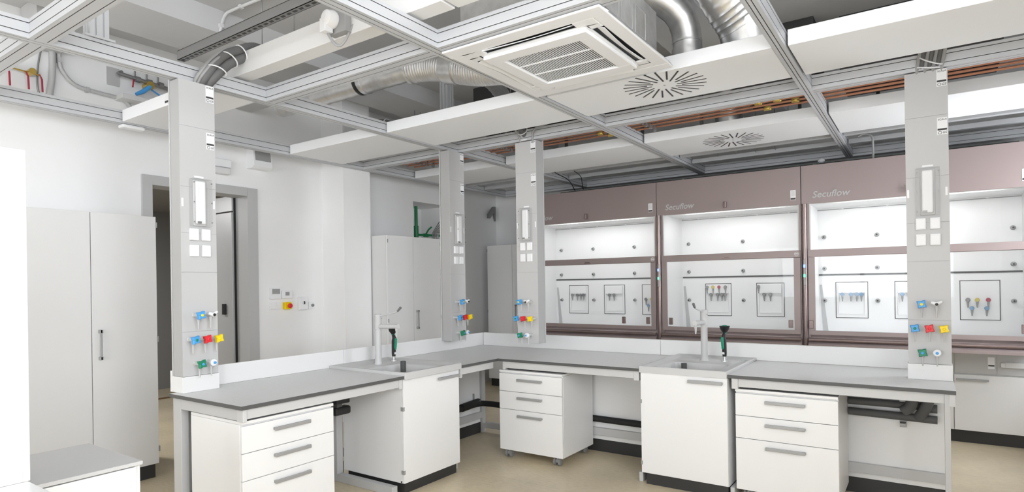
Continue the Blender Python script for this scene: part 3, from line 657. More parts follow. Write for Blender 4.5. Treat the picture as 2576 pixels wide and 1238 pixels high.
def lever_valves(name, label, ys, z, body, bodym, hand, extra=None):
    t = thing(name, label, 'valves', (XL, ys[0], z))
    obj('valve_body', body, bodym, t)
    for y in ys: obj('lever', MB().tube([(XL + 0.07, y, z + 0.01), (XL + 0.085, y + 0.01, z - 0.03), (XL + 0.08, y + 0.015, z - 0.13)], [0.004, 0.007, 0.007], 8), hand, t)
    return t
lever_valves('lever_valve_group', 'brass wall valves with three red levers at the far upper left', (1.64, 1.76, 1.85), 3.32,
             MB().tube([(XL, 1.66, 3.36), (XL + 0.08, 1.66, 3.36)], 0.016, 12).tube([(XL, 1.80, 3.34), (XL + 0.09, 1.80, 3.34)], 0.026, 12).tube([(XL + 0.05, 1.64, 3.34), (XL + 0.05, 1.86, 3.33)], 0.007, 8), BRASS, DRED)
t = thing('pipe_manifold', 'dark wall manifold with blue, red and brass valves left of the leftmost column', 'manifold', (XL, 2.6, 3.45))
obj('wall_plate', MB().box(XL, XL + 0.01, 2.36, 2.46, 3.40, 3.56), GREYP, t)
obj('pipe', MB().tube([(XL + 0.08, 2.42, 3.50), (XL + 0.08, 2.95, 3.46)], 0.018, 10).tube([(XL, 2.45, 3.52), (XL + 0.08, 2.45, 3.52)], 0.014, 8), DSTEEL, t)
for k, y in enumerate((2.58, 2.68, 2.78, 2.90)):
    obj('tee', MB().tube([(XL + 0.08, y - .02, 3.485), (XL + 0.08, y + .02, 3.485)], 0.028, 10).tube([(XL + 0.08, y, 3.49), (XL + 0.03, y, 3.49), (XL + 0.03, y, 3.70)], 0.007, 6), DSTEEL, t)
obj('brass_valve', MB().tube([(XL + 0.06, 2.66, 3.44), (XL + 0.15, 2.66, 3.44)], 0.036, 14), BRASS, t)
obj('blue_lever', MB().tube([(XL + 0.14, 2.66, 3.43), (XL + 0.14, 2.60, 3.37), (XL + 0.14, 2.54, 3.33)], [0.02, 0.02, 0.014], 8), BLUE, t)
obj('blue_lever', MB().tube([(XL + 0.12, 2.68, 3.41), (XL + 0.12, 2.76, 3.37), (XL + 0.12, 2.84, 3.345)], 0.008, 8), BLUE, t)
for y, z in ((2.54, 3.43), (2.83, 3.36), (2.9, 3.42), (2.95, 3.38)): obj('red_lever', MB().tube([(XL + 0.1, y, z + 0.04), (XL + 0.1, y - 0.01, z - 0.03)], 0.007, 8), DRED, t)
solo('wall_shelf_box', MB().box(XL, XL + 0.16, 2.42, 2.72, 3.27, 3.31), LAMC, 'small pale drip tray on the wall under the valve manifold', 'tray', None, 0.003)
solo('wall_pipe_casing', MB().box(-5.93, -5.6, 1.75, 2.0, 3.55, ZC - 0.001), CEIL, 'grey boxed casing under the ceiling in the upper left corner', 'casing')
solo('smoke_detector', MB().box(-5.55, -5.465, 2.28, 2.46, 2.93, 2.961), WPLAST, 'small white box under the door-wall rail above the tall cabinet', 'box', None, 0.012)

# ------------------------------------------------------------------ service columns
def knob_star(cx, cz, y0, y1, r):
    pts = []
    for k in range(16):
        a = 2 * PI * k / 16 + PI / 4 + .18; rr = r * (1.0 if k % 4 == 0 else 0.74 if k % 2 == 1 else 0.60)
        pts.append((cx + rr * math.cos(a), cz + rr * math.sin(a)))
    return pts
def tap(parent, x, z, m1, m2, kind='star', ox=0.0, oy=0.0, L=0.085):
    """front tap on a face looking to -y at y=oy"""
    t = obj('tap', MB().lathe((x, oy, z), [(0.017, 0), (0.017, -0.008), (0.0125, -0.010), (0.0125, -L + 0.02)], 14, axis='y')
            .lathe((x, oy - L + 0.03, z - 0.012), [(0.011, 0.0), (0.010, -0.02), (0.007, -0.03), (0.004, -0.078)], 10, axis='z'), TAPG, parent)
    if kind == 'star':
        p = knob_star(x, z, 0, 0, 0.034); p2 = [(x + (a - x) * .82, z + (c - z) * .82) for a, c in p]
        mb = MB().rings([[(a, oy - L + 0.018, c) for a, c in p2], [(a, oy - L + 0.008, c) for a, c in p], [(a, oy - L - 0.012, c) for a, c in p], [(a, oy - L - 0.018, c) for a, c in p2]], 0, False)
        obj('knob', mb, m1, t)
    elif kind == 'round':
        obj('knob', MB().lathe((x, oy - L + 0.02, z), [(0.020, 0), (0.023, -0.008), (0.023, -0.025), (0.018, -0.030)], 18, axis='y'), WPLAST, t)
    else:
        obj('knob', MB().tube([(x - 0.028, oy - L + 0.005, z + 0.012), (x, oy - L, z), (x + 0.030, oy - L + 0.004, z + 0.018)], [0.010, 0.015, 0.008], 10), WPLAST, t)
    if m2: obj('cap', MB().lathe((x, oy - L - 0.016, z), [(0.009, 0), (0.009, -0.005), (0.005, -0.007)], 14, axis='y'), m2, t)
CW, CD, CZ0, CZ1 = 0.237, 0.13, 1.006, 2.955
def make_column():
    t = thing('service_column', 'x', 'service column', (0, 0, 0), 'grey service columns hanging over the benches')
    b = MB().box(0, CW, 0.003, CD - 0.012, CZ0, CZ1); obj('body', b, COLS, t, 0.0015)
    obj('rear_profile', MB().box(-0.003, CW + 0.003, CD - 0.008, CD + 0.004, CZ0 - 0.002, CZ1 + 0.02), COLG, t)
    seams = [CZ0, 1.298, 1.690, 1.948, 2.253, 2.652, CZ1]
    for a, c in zip(seams[:-1], seams[1:]): obj('front_panel', MB().box(0, CW, -0.0, 0.003, a + 0.0012, c - 0.0012), COLG, t)
    # stickers
    for ztop in (2.951, 2.633):
        s = obj('sticker', MB().box(0.177, 0.232, -0.0006, 0, ztop - 0.112, ztop), WPLAST, t)
        text('lettering', 'SCALA', 0.016, (0.182, -0.001, ztop - 0.018), (1, 0, 0), (0, 0, 1), INK, s, bold=0.0002, depth=0.0003)
        obj('sticker_band', MB().box(0.179, 0.230, -0.001, -0.0006, ztop - 0.084, ztop - 0.072), INK, s)
        text('lettering', 'GS', 0.020, (0.205, -0.001, ztop - 0.106), (1, 0, 0), (0, 0, 1), INK, s, shear=0.2, bold=0.0002, depth=0.0003)
        ring = [(0.192 + 0.009 * math.cos(2 * PI * i / 14), -0.001, ztop - 0.099 + 0.009 * math.sin(2 * PI * i / 14)) for i in range(15)]
        obj('emblem', MB().tube(ring, 0.0014, 5, cap=False), INK, s)
    # lamp behind clear cover
    l = obj('lamp_tray', MB().box(0.080, 0.160, -0.012, 0, 1.998, 2.300), COLG, t, 0.002)
    obj('lamp_tube', MB().box(0.088, 0.150, -0.036, -0.012, 2.010, 2.292), WPLAST, l, 0.008)
    obj('lamp_starter', MB().box(0.092, 0.118, -0.038, -0.030, 2.012, 2.026), DSTEEL, l)
    cv = obj('clear_cover', MB().box(0.055, 0.186, -0.052, -0.001, 1.992, 2.307), ACRYL, t, 0.004)
    for x in (0.062, 0.180):
        for z in (2.02, 2.15, 2.28): obj('cover_screw', MB().lathe((x, -0.052, z), [(0.005, 0), (0.005, -0.004)], 8, axis='y'), DSTEEL, cv)
    obj('label_holder', MB().box(0.092, 0.152, -0.003, 0, 2.318, 2.330), WPLAST, t)
    for x in (0.012, 0.222): obj('label_holder', MB().box(x - 0.006, x + 0.006, -0.003, 0, 2.12, 2.175), WPLAST, t)
    for x in (0.051, 0.130):
        for z in (1.901, 1.794):
            s = obj('power_socket', MB().box(x, x + 0.058, -0.020, 0, z, z + 0.077), WPLAST, t, 0.004)
            obj('socket_lid', MB().box(x + 0.004, x + 0.054, -0.0235, -0.020, z + 0.005, z + 0.068), WPLAST, s, 0.002)
    tap(t, 0.078, 1.407, BLUE, YELLOW); tap(t, 0.159, 1.407, WPLAST, BLACK, 'lever')
    tap(t, 0.040, 1.248, BLUE, GREEN); tap(t, 0.119, 1.248, RED, RED); tap(t, 0.197, 1.247, YELLOW, YELLOW)
    tap(t, 0.080, 1.088, GREEN, BLUE); tap(t, 0.158, 1.090, WPLAST, BLUE, 'round')
    return t
c4 = make_column()
c3 = dup(c4, (-3.298, 4.87, 0), 0, 'grey service column beside the left fume cupboard, third from the left')
c2 = dup(c4, (-3.99, 4.687, 0), PI / 2, 'grey service column at the bench corner, second from the left')
c1 = dup(c4, (-3.99, 2.002, 0), PI / 2, 'leftmost grey service column standing on the near end of the left bench')
c4.location = (-0.112, 4.87, 0); c4['label'] = 'rightmost grey service column standing on the right end of the bench'
o = obj('column_base', MB().box(0.0 - 0.005, CW + 0.005, -0.004, CD + 0.004, 0.9, CZ0 - 0.001), LAM, None, 0.002); o.parent = c4
o2 = o.copy(); C.objects.link(o2); o2.parent = c1

# ------------------------------------------------------------------ benches
def worktop(name, poly, label):
    mb = MB(); z0, z1 = 0.876, 0.900
    mb.rings([[(x, y, z0) for x, y in poly], [(x, y, z1 - 0.0005) for x, y in poly]], 0, False, True, False)
    n = len(poly); mb.add([(x, y, z1 - 0.0005) for x, y in poly], [tuple(range(n))], 1)
    return solo(name, mb, [EDGE, TOPM], label, 'worktop', 'grey worktops with a dark edge')
B1X, B1B, B2Y, B2B = -3.25, -4.124, 4.465, 5.391
worktop('worktop', [(B1X, 1.955), (B1X, 3.262), (-4.124, 3.262), (-4.124, 2.2), (-4.075, 2.2), (-4.075, 1.955)], 'grey worktop with dark edge on the near end of the left bench')
worktop('worktop', [(B1X, 3.932), (B1X, B2Y), (-1.878, B2Y), (-1.878, B2B), (B1B, B2B), (B1B, 3.932)], 'L-shaped grey worktop in the corner between the two sinks')
worktop('worktop', [(-1.200, B2Y), (0.133, B2Y), (0.133, B2B), (-1.200, B2B)], 'grey worktop on the right end of the bench, right of the sink')
b = []
for (y0, y1, lab) in ((1.995, 3.42, 'white upstand panel behind the near part of the left bench'), (3.423, 5.39, 'white upstand panel behind the left bench from the sink to the corner')):
    solo('upstand_panel', MB().box(-4.143, -4.125, y0, y1, 0.9005, 1.040), LAM, lab, 'upstand', 'white upstand panels', 0.0015)
for (x0, x1, lab) in ((-4.124, -2.055, 'white upstand panel behind the corner part of the right bench'), (-2.052, 0.125, 'white upstand panel behind the right sink and the end column')):
    solo('upstand_panel', MB().box(x0, x1, 5.392, 5.43, 0.9005, 1.040), LAM, lab, 'upstand', 'white upstand panels', 0.0015)

# steel C-frames
def bar(mb, *a): mb.box(*a); return mb
t = thing('bench_frame', 'grey steel bench frame under the left bench with its end leg in front', 'bench frame', (-3.7, 2.5, 0))
obj('leg', MB().box(-4.07, -3.97, 1.975, 2.025, 0.0, 0.875), GREYP, t, 0.003)
obj('leg', MB().box(-4.03, -3.958, 3.20, 3.262, 0.0, 0.875), GREYP, t, 0.003)
obj('cross_beam', MB().box(-3.97, -3.325, 1.975, 2.025, 0.805, 0.875), GREYP, t, 0.002)
obj('cross_beam', MB().box(-3.957, -3.325, 3.20, 3.255, 0.815, 0.875), GREYP, t, 0.002)
obj('end_cap', MB().box(-3.325, -3.262, 1.972, 1.998, 0.800, 0.876), FRAMEL, t, 0.003)
obj('end_cap', MB().box(-3.325, -3.262, 3.225, 3.258, 0.800, 0.876), FRAMEL, t, 0.003)
obj('foot', MB().box(-3.97, -3.33, 1.975, 2.025, 0.0, 0.05), GREYP, t, 0.003)
obj('foot', MB().box(-3.957, -3.33, 3.20, 3.255, 0.0, 0.062), GREYP, t, 0.003)
obj('front_rail', MB().box(-3.30, -3.27, 1.998, 3.225, 0.815, 0.875), FRAMEL, t, 0.002)
t = thing('bench_frame', 'grey steel bench frame between the left sink cabinet and the corner', 'bench frame', (-3.7, 4.3, 0))
obj('leg', MB().box(-4.0, -3.93, 5.10, 5.16, 0.0, 0.875), GREYP, t, 0.003)
obj('end_cap', MB().box(-3.325, -3.262, 3.94, 3.965, 0.790, 0.876), FRAMEL, t, 0.003)
obj('front_rail', MB().box(-3.30, -3.27, 3.965, 4.42, 0.815, 0.875), FRAMEL, t, 0.002)
obj('foot', MB().box(-3.90, -2.7, 5.11, 5.16, 0.05, 0.11), GREYP, t, 0.003)
obj('foot', MB().box(-3.40, -3.345, 3.94, 3.985, 0.0, 0.09), GREYP, t, 0.003)
t = thing('bench_frame', 'grey steel bench frame over the middle drawer unit', 'bench frame', (-2.5, 4.7, 0))
obj('front_rail', MB().box(-3.18, -1.93, 4.485, 4.515, 0.815, 0.875), FRAMEL, t, 0.002)
obj('end_cap', MB().box(-3.21, -3.18, 4.478, 4.52, 0.800, 0.876), FRAMEL, t, 0.003)
obj('end_cap', MB().box(-1.93, -1.885, 4.478, 4.52, 0.800, 0.876), FRAMEL, t, 0.003)
obj('leg', MB().box(-1.93, -1.885, 5.02, 5.09, 0.0, 0.875), GREYP, t, 0.003)
obj('foot', MB().box(-1.905, -1.872, 4.50, 5.02, 0.0, 0.075), GREYP, t, 0.003)
obj('cross_beam', MB().box(-1.93, -1.885, 4.52, 5.02, 0.815, 0.875), GREYP, t, 0.002)
t = thing('bench_frame', 'grey steel bench frame over the right drawer unit with its end leg at right', 'bench frame', (-0.5, 4.7, 0))
obj('front_rail', MB().box(-1.13, 0.075, 4.485, 4.515, 0.815, 0.875), FRAMEL, t, 0.002)
obj('end_cap', MB().box(-1.175, -1.13, 4.475, 4.52, 0.800, 0.876), FRAMEL, t, 0.003)
obj('end_cap', MB().box(0.098, 0.13, 4.475, 4.52, 0.800, 0.876), FRAMEL, t, 0.003)
obj('leg', MB().box(0.075, 0.105, 4.478, 4.56, 0.0, 0.875), GREYP, t, 0.002)
obj('leg', MB().box(-1.198, -1.165, 5.0, 5.09, 0.0, 0.875), GREYP, t, 0.002)
obj('foot', MB().box(-1.198, -1.168, 4.49, 5.0, 0.0, 0.08), GREYP, t, 0.003)

# rear panels below
def rear_panel(label, axis, c, a, bb):
    t = thing('rear_panel', label, 'panel', (c if axis == 'y' else (a + bb) / 2, (a + bb) / 2 if axis == 'y' else c, 0), 'white panels under the benches')
    def bx(d0, d1, z0, z1):
        return MB().box(c - d1, c - d0, a, bb, z0, z1) if axis == 'y' else MB().box(a, bb, c + d0, c + d1, z0, z1)
    obj('board', bx(0.0, 0.02, 0.112, 0.870), LAM, t)
    obj('rail_strip', (MB().box(c, c + 0.03, a, bb, 0.156, 0.226) if axis == 'y' else MB().box(a, bb, c - 0.03, c, 0.156, 0.226)), GREYP, t, 0.002)
    obj('skirting', (MB().box(c - 0.02, c + 0.004, a, bb, 0.0, 0.110) if axis == 'y' else MB().box(a, bb, c - 0.004, c + 0.02, 0.0, 0.110)), PLINTH, t)
rear_panel('white rear panel with black skirting behind the left drawer unit', 'y', -4.075, 2.03, 3.36)
rear_panel('white rear panel with black skirting right of the left sink cabinet', 'y', -3.955, 3.95, 5.095)
rear_panel('white rear panel with black skirting between the middle drawer unit and right sink cabinet', 'x', 5.11, -2.72, -1.945)
rear_panel('white rear panel with black skirting under the right end of the bench', 'x', 5.11, -1.12, 0.11)

# pipes under benches
t = thing('insulated_pipe', 'black insulated pipe running low around the corner under the benches', 'pipe', (-3.88, 4.0, 0.3))
obj('pipe', MB().tube(smooth([(-3.90, 3.95, 0.31), (-3.90, 4.7, 0.325), (-3.89, 4.95, 0.33), (-3.80, 5.04, 0.33), (-3.3, 5.07, 0.32), (-2.6, 5.078, 0.31), (-1.945, 5.078, 0.305)]), 0.030, 14), BLACKR, t)
obj('tee', MB().tube([(-3.90, 4.72, 0.33), (-3.90, 5.0, 0.345)], 0.040, 14), BLACKR, t)
for y in (4.62, 4.98): obj('clip', MB().box(-3.955, -3.945, y - 0.01, y + 0.01, 0.30, 0.43).box(-3.955, -3.86, y - 0.008, y + 0.008, 0.36, 0.368), HANDLE, t)
t = thing('insulated_pipe', 'upper dark grey insulated pipe under the right end of the bench', 'pipe', (-0.5, 5.04, 0.67), 'grey insulated pipes under the right bench')
obj('pipe', MB().tube([(-0.492, 5.06, 0.685), (0.0, 5.06, 0.685)], 0.026, 14).tube([(-0.02, 5.06, 0.675), (0.045, 5.06, 0.675)], 0.03, 14), DGREY, t)
obj('elbow', MB().tube(smooth([(-0.15, 4.99, 0.655), (-0.11, 4.98, 0.69), (-0.09, 4.98, 0.76), (-0.09, 4.98, 0.87)]), 0.036, 14), DGREY, t)
t = thing('insulated_pipe', 'lower dark grey insulated pipe under the right end of the bench', 'pipe', (-0.5, 5.04, 0.58), 'grey insulated pipes under the right bench')
obj('pipe', MB().tube([(-0.492, 5.055, 0.61), (-0.2, 5.055, 0.605), (0.045, 5.055, 0.60)], 0.028, 14), DGREY, t)
obj('elbow', MB().tube(smooth([(-0.06, 5.05, 0.61), (-0.03, 5.0, 0.67), (0.0, 4.98, 0.76), (0.0, 4.98, 0.87)]), 0.034, 14), DGREY, t)
t = thing('mounting_rail', 'slotted galvanised rail with clips holding the pipes under the right bench', 'rail', (-0.16, 5.1, 0.53))
obj('rail', MB().box(-0.175, -0.135, 5.095, 5.109, 0.52, 0.86), HANDLE, t, 0.002)
for z in (0.555, 0.655, 0.72, 0.74): obj('clip', MB().box(-0.172, -0.138, 5.02, 5.095, z - 0.006, z + 0.006), HANDLE, t)
t = thing('junction_box', 'two stacked black sockets hanging under the left bench beside the drawer unit', 'socket', (-3.7, 3.05, 0.7))
obj('upper_block', MB().box(-3.74, -3.68, 2.98, 3.11, 0.685, 0.74), BLACK, t, 0.01); obj('lower_block', MB().box(-3.76, -3.68, 2.97, 3.12, 0.60, 0.662), BLACK, t, 0.015)
obj('neck', MB().box(-3.73, -3.69, 2.99, 3.04, 0.662, 0.685), DGREY, t); obj('bracket', MB().box(-3.735, -3.685, 2.99, 3.06, 0.74, 0.8755), BLACK, t)

# ------------------------------------------------------------------ drawer units
def make_drawers():
    t = thing('drawer_unit', 'x', 'drawer unit', (0, 0, 0), 'white mobile drawer units under the benches')
    W, D, z0, z1 = 0.66, 0.568, 0.076, 0.798
    obj('carcass', MB().box(0, W, 0.022, D, z0, z1 - 0.02), LAM, t, 0.002)
    obj('top_board', MB().box(0, W, 0, D, z1 - 0.019, z1), LAM, t, 0.002)
    for a, c in ((z0, 0.4445), (0.4485, 0.6065), (0.6105, 0.768)):
        d = obj('drawer', MB().box(0.001, W - 0.001, 0, 0.020, a, c), LAM, t, 0.0012)
        hz = c - 0.049
        hb = MB(); hb.box(0.205, 0.462, -0.028, -0.016, hz - 0.011, hz + 0.011); hb.box(0.205, 0.228, -0.017, 0, hz - 0.008, hz + 0.008); hb.box(0.439, 0.462, -0.017, 0, hz - 0.008, hz + 0.008)
        obj('handle', hb, HANDLE, d, 0.003)
    for x in (0.075, W - 0.075):
        for y in (0.045, D - 0.06):
            c = obj('caster', MB().lathe((x, y, 0.052), [(0.012, 0.018), (0.012, -0.01), (0.008, -0.012)], 10).box(x - 0.012, x + 0.012, y - 0.018, y + 0.018, 0.028, 0.056), HANDLE, t, 0.003)
            for sx in (-1, 1):
                w = obj('wheel', MB().lathe((x + sx * 0.023 - 0.010, y, 0.036), [(0.016, -.001), (0.017, 0.001), (0.030, 0.0), (0.036, 0.004), (0.036, 0.016), (0.030, 0.020), (0.017, 0.019), (0.016, 0.021)], 22, axis='x'), WHEELG, c)
    return t
p2 = make_drawers()
p1 = dup(p2, (-3.302, 1.987, 0), PI / 2, 'white three-drawer unit on casters under the near end of the left bench')
p3 = dup(p2, (-1.157, 4.50, 0), 0, 'white three-drawer unit under the bench right of the right sink')
p2.location = (-3.243, 4.47, 0); p2['label'] = 'white three-drawer unit on grey casters in the corner between the two sinks'

# ------------------------------------------------------------------ sinks and cabinets
def rrect(x0, x1, y0, y1, r, z, n=5):
    pts = []
    for (cx, cy, a0) in ((x1 - r, y1 - r, 0), (x0 + r, y1 - r, PI / 2), (x0 + r, y0 + r, PI), (x1 - r, y0 + r, 3 * PI / 2)):
        for k in range(n + 1): a = a0 + PI / 2 * k / n; pts.append((cx + r * math.cos(a), cy + r * math.sin(a), z))
    return pts
def sink(label, x0, x1, y0, y1, bx0, bx1, by0, by1, pipe, group='grey ceramic bench sinks'):
    t = thing('lab_sink', label, 'sink', ((x0 + x1) / 2, (y0 + y1) / 2, 0.65), group)
    R = [rrect(x0, x1, y0, y1, .006, .872), rrect(x0, x1, y0, y1, .006, .919), rrect(x0 + .004, x1 - .004, y0 + .004, y1 - .004, .006, .923),
         rrect(x0 + .022, x1 - .022, y0 + .022, y1 - .022, .012, .922), rrect(x0 + .034, x1 - .034, y0 + .034, y1 - .034, .02, .911),
         rrect(bx0 - .03, bx1 + .03, by0 - .025, by1 + .025, .05, .911), rrect(bx0, bx1, by0, by1, .05, .900), rrect(bx0 + .01, bx1 - .01, by0 + .01, by1 - .01, .05, .86),
         rrect(bx0 + .03, bx1 - .03, by0 + .03, by1 - .03, .05, .68), rrect(bx0 + .06, bx1 - .06, by0 + .06, by1 - .06, .04, .665)]
    m = MB().rings(R, 0, True, False, True)
    lo = [[(p[0], p[1], z) for p in rrect(bx0 - .02, bx1 + .02, by0 - .02, by1 + .02, .05, 0)] for z in (.872, .65)]
    obj('basin', m, CERAM, t)
    obj('basin_shell', MB().rings(lo, 0, True, False, True), CERAM, t)
    obj('overflow_pipe', MB().lathe((pipe[0], pipe[1], .665), [(.024, 0), (.024, pipe[2] - .665), (.019, pipe[2] - .665), (.019, pipe[2] - .70)], 18), mat('overflow_grey', 0.07, 0.4) if 'OVF' not in globals() else OVF, t)
    return t
OVF = mat('overflow_grey', 0.075, 0.4)
s1 = sink('grey ceramic sink set into the left bench with a tall dark overflow pipe', -4.123, -3.238, 3.264, 3.930, -3.80, -3.36, 3.37, 3.77, (-3.65, 3.655, .945))
s2 = sink('grey ceramic sink set into the right bench with a short dark overflow pipe', -1.876, -1.202, 4.452, 5.388, -1.76, -1.32, 4.57, 4.99, (-1.665, 4.90, .905))
mbd = MB()
for x in (-1.30, -1.25): mbd.box(x, x + 0.035, 5.25, 5.30, 0.9115, 0.9125)
obj('sticker', mbd, mat('pale_teal_sticker', (0.45, 0.58, 0.56), 0.5), s2)
def sink_cabinet(label, face, x0, x1, y0, y1, hinge_hi=True):
    t = thing('sink_cabinet', label, 'cabinet', ((x0 + x1) / 2, (y0 + y1) / 2, 0), 'white sink cabinets')
    z0, z1 = .082, .870
    def open_box(x0, x1, y0, y1):
        m = MB(); m.box(x0, x0 + .018, y0, y1, z0, z1); m.box(x1 - .018, x1, y0, y1, z0, z1); m.box(x0, x1, y0, y0 + .018, z0, z1); m.box(x0, x1, y1 - .018, y1, z0, z1); m.box(x0, x1, y0, y1, z0, z0 + .018); return m
    if face == '+x':
        obj('body', open_box(x0, x1 - .022, y0, y1), LAM, t, .002)
        obj('plinth', MB().box(x0 + .03, x1 - .018, y0 + .02, y1 - .03, 0, z0), PLINTH, t)
        d = obj('door', MB().box(x1 - .020, x1, y0, y1, z0, z1), LAM, t, .002)
        for z in (.63, .15): obj('hinge', MB().box(x1 - .026, x1 + .002, y0 - .004, y0 + .012, z, z + .03), GPLAST, d)
        hb = MB().box(x1 + .016, x1 + .028, y1 - .268, y1 - .012, .812, .834); hb.box(x1, x1 + .018, y1 - .268, y1 - .245, .815, .831); hb.box(x1, x1 + .018, y1 - .035, y1 - .012, .815, .831)
    else:
        obj('body', open_box(x0, x1, y0 + .022, y1), LAM, t, .002)
        obj('plinth', MB().box(x0 + .035, x1 - .005, y0 + .012, y1 - .03, 0, z0 + .006), PLINTH, t)
        d = obj('door', MB().box(x0, x1, y0, y0 + .020, z0 + .006, z1 + .004), LAM, t, .002)
        for z in (.63, .15): obj('hinge', MB().box(x0 - .004, x0 + .010, y0 - .002, y0 + .012, z, z + .03), GPLAST, d)
        hb = MB().box(x1 - .283, x1 - .030, y0 - .028, y0 - .016, .822, .846); hb.box(x1 - .283, x1 - .26, y0 - .018, y0, .825, .843); hb.box(x1 - .053, x1 - .03, y0 - .018, y0, .825, .843)
    obj('handle', hb, HANDLE, d, .003)
sink_cabinet('white cabinet with a single door under the left sink', '+x', -3.955, -3.268, 3.268, 3.925)
sink_cabinet('white cabinet with a single door under the right sink', '-y', -1.865, -1.202, 4.46, 5.07)

# faucets and eye-wash sprays; local: base at origin, spout towards -y
def make_faucet():
    t = thing('lab_faucet', 'x', 'faucet', (0, 0, 0), 'pale grey laboratory taps')
    obj('column', MB().lathe((0, 0, 0), [(.036, 0), (.036, .006), (.031, .012), (.0285, .04), (.028, .30), (.030, .302), (.030, .345), (.030, .40), (.0305, .402), (.0305, .424), (.026, .428)], 24), TAPG, t)
    s = obj('spout', MB().tube([(0, -.02, .322), (0, -.245, .330)], .0195, 18).lathe((0, -.225, .305), [(.014, .01), (.013, -.01), (.010, -.015), (.0055, -.065)], 12), TAPG, t)
    l = obj('lever', MB().tube(smooth([(0, -.02, .412), (0, -.10, .425), (0, -.21, .445), (0, -.245, .462)]), .0055, 8), TAPG, t)
    obj('grip', MB().tube([(0, -.238, .456), (0, -.275, .488)], [.009, .011], 10), DSTEEL, l)
    obj('screw', MB().lathe((.029, -.01, .39), [(.005, 0), (.005, .003)], 8, axis='x'), DSTEEL, t)
    return t
def make_spray():
    t = thing('eyewash_spray', 'x', 'eye wash', (0, 0, 0), 'black and green eye-wash sprays')
    obj('mount', MB().lathe((0, 0, 0), [(.028, 0), (.028, .008), (.013, .010), (.013, .035), (.016, .037), (.016, .045)], 18), STEEL, t)
    rings = []
    for (y, z, rx, ry) in ((0, .040, .016, .016), (.0, .07, .018, .019), (-.002, .13, .017, .022), (-.006, .18, .017, .024), (-.010, .205, .016, .020), (0.0, .228, .014, .015), (0.006, .238, .013, .013)):
        rings.append([(rx * math.cos(2 * PI * k / 16), y + ry * math.sin(2 * PI * k / 16), z) for k in range(16)])
    g = obj('grip', MB().rings(rings), BLACK, t)
    obj('trigger', MB().prism([(-.026, .10), (-.034, .15), (-.036, .19), (-.030, .205), (-.020, .195), (-.018, .12)], -.010, .010, 'x'), TEAL, g, .003)
    obj('clip', MB().box(-.008, .010, -.021, -.012, .060, .078), WPLAST, g)
    obj('cup', MB().lathe((0, .006, .236), [(.012, 0), (.020, .010), (.034, .028), (.040, .050), (.042, .058), (.036, .058), (.022, .040), (.008, .036)], 22), BLACK, t)
    obj('cup_ring', MB().lathe((0, .006, .236), [(.014, -.006), (.014, .002)], 16), TEAL, t)
    obj('cap', MB().lathe((0, .006, .292), [(.020, -.006), (.022, .006), (.012, .010)], 16), TEAL, t)
    return t
f2 = make_faucet(); f1 = dup(f2, (-3.885, 3.595, .911), PI / 2, 'tall pale grey swivel tap on the left sink')
f2.location = (-1.555, 5.095, .911); f2['label'] = 'tall pale grey swivel tap on the right sink'
e2 = make_spray(); e1 = dup(e2, (-3.925, 3.815, .911), PI / 2, 'black and green hand eye-wash spray on the left sink'); e2.location = (-1.395, 5.115, .911)
e2['label'] = 'black and green hand eye-wash spray on the right sink'
e2.rotation_euler = (0, 0, -0.35)

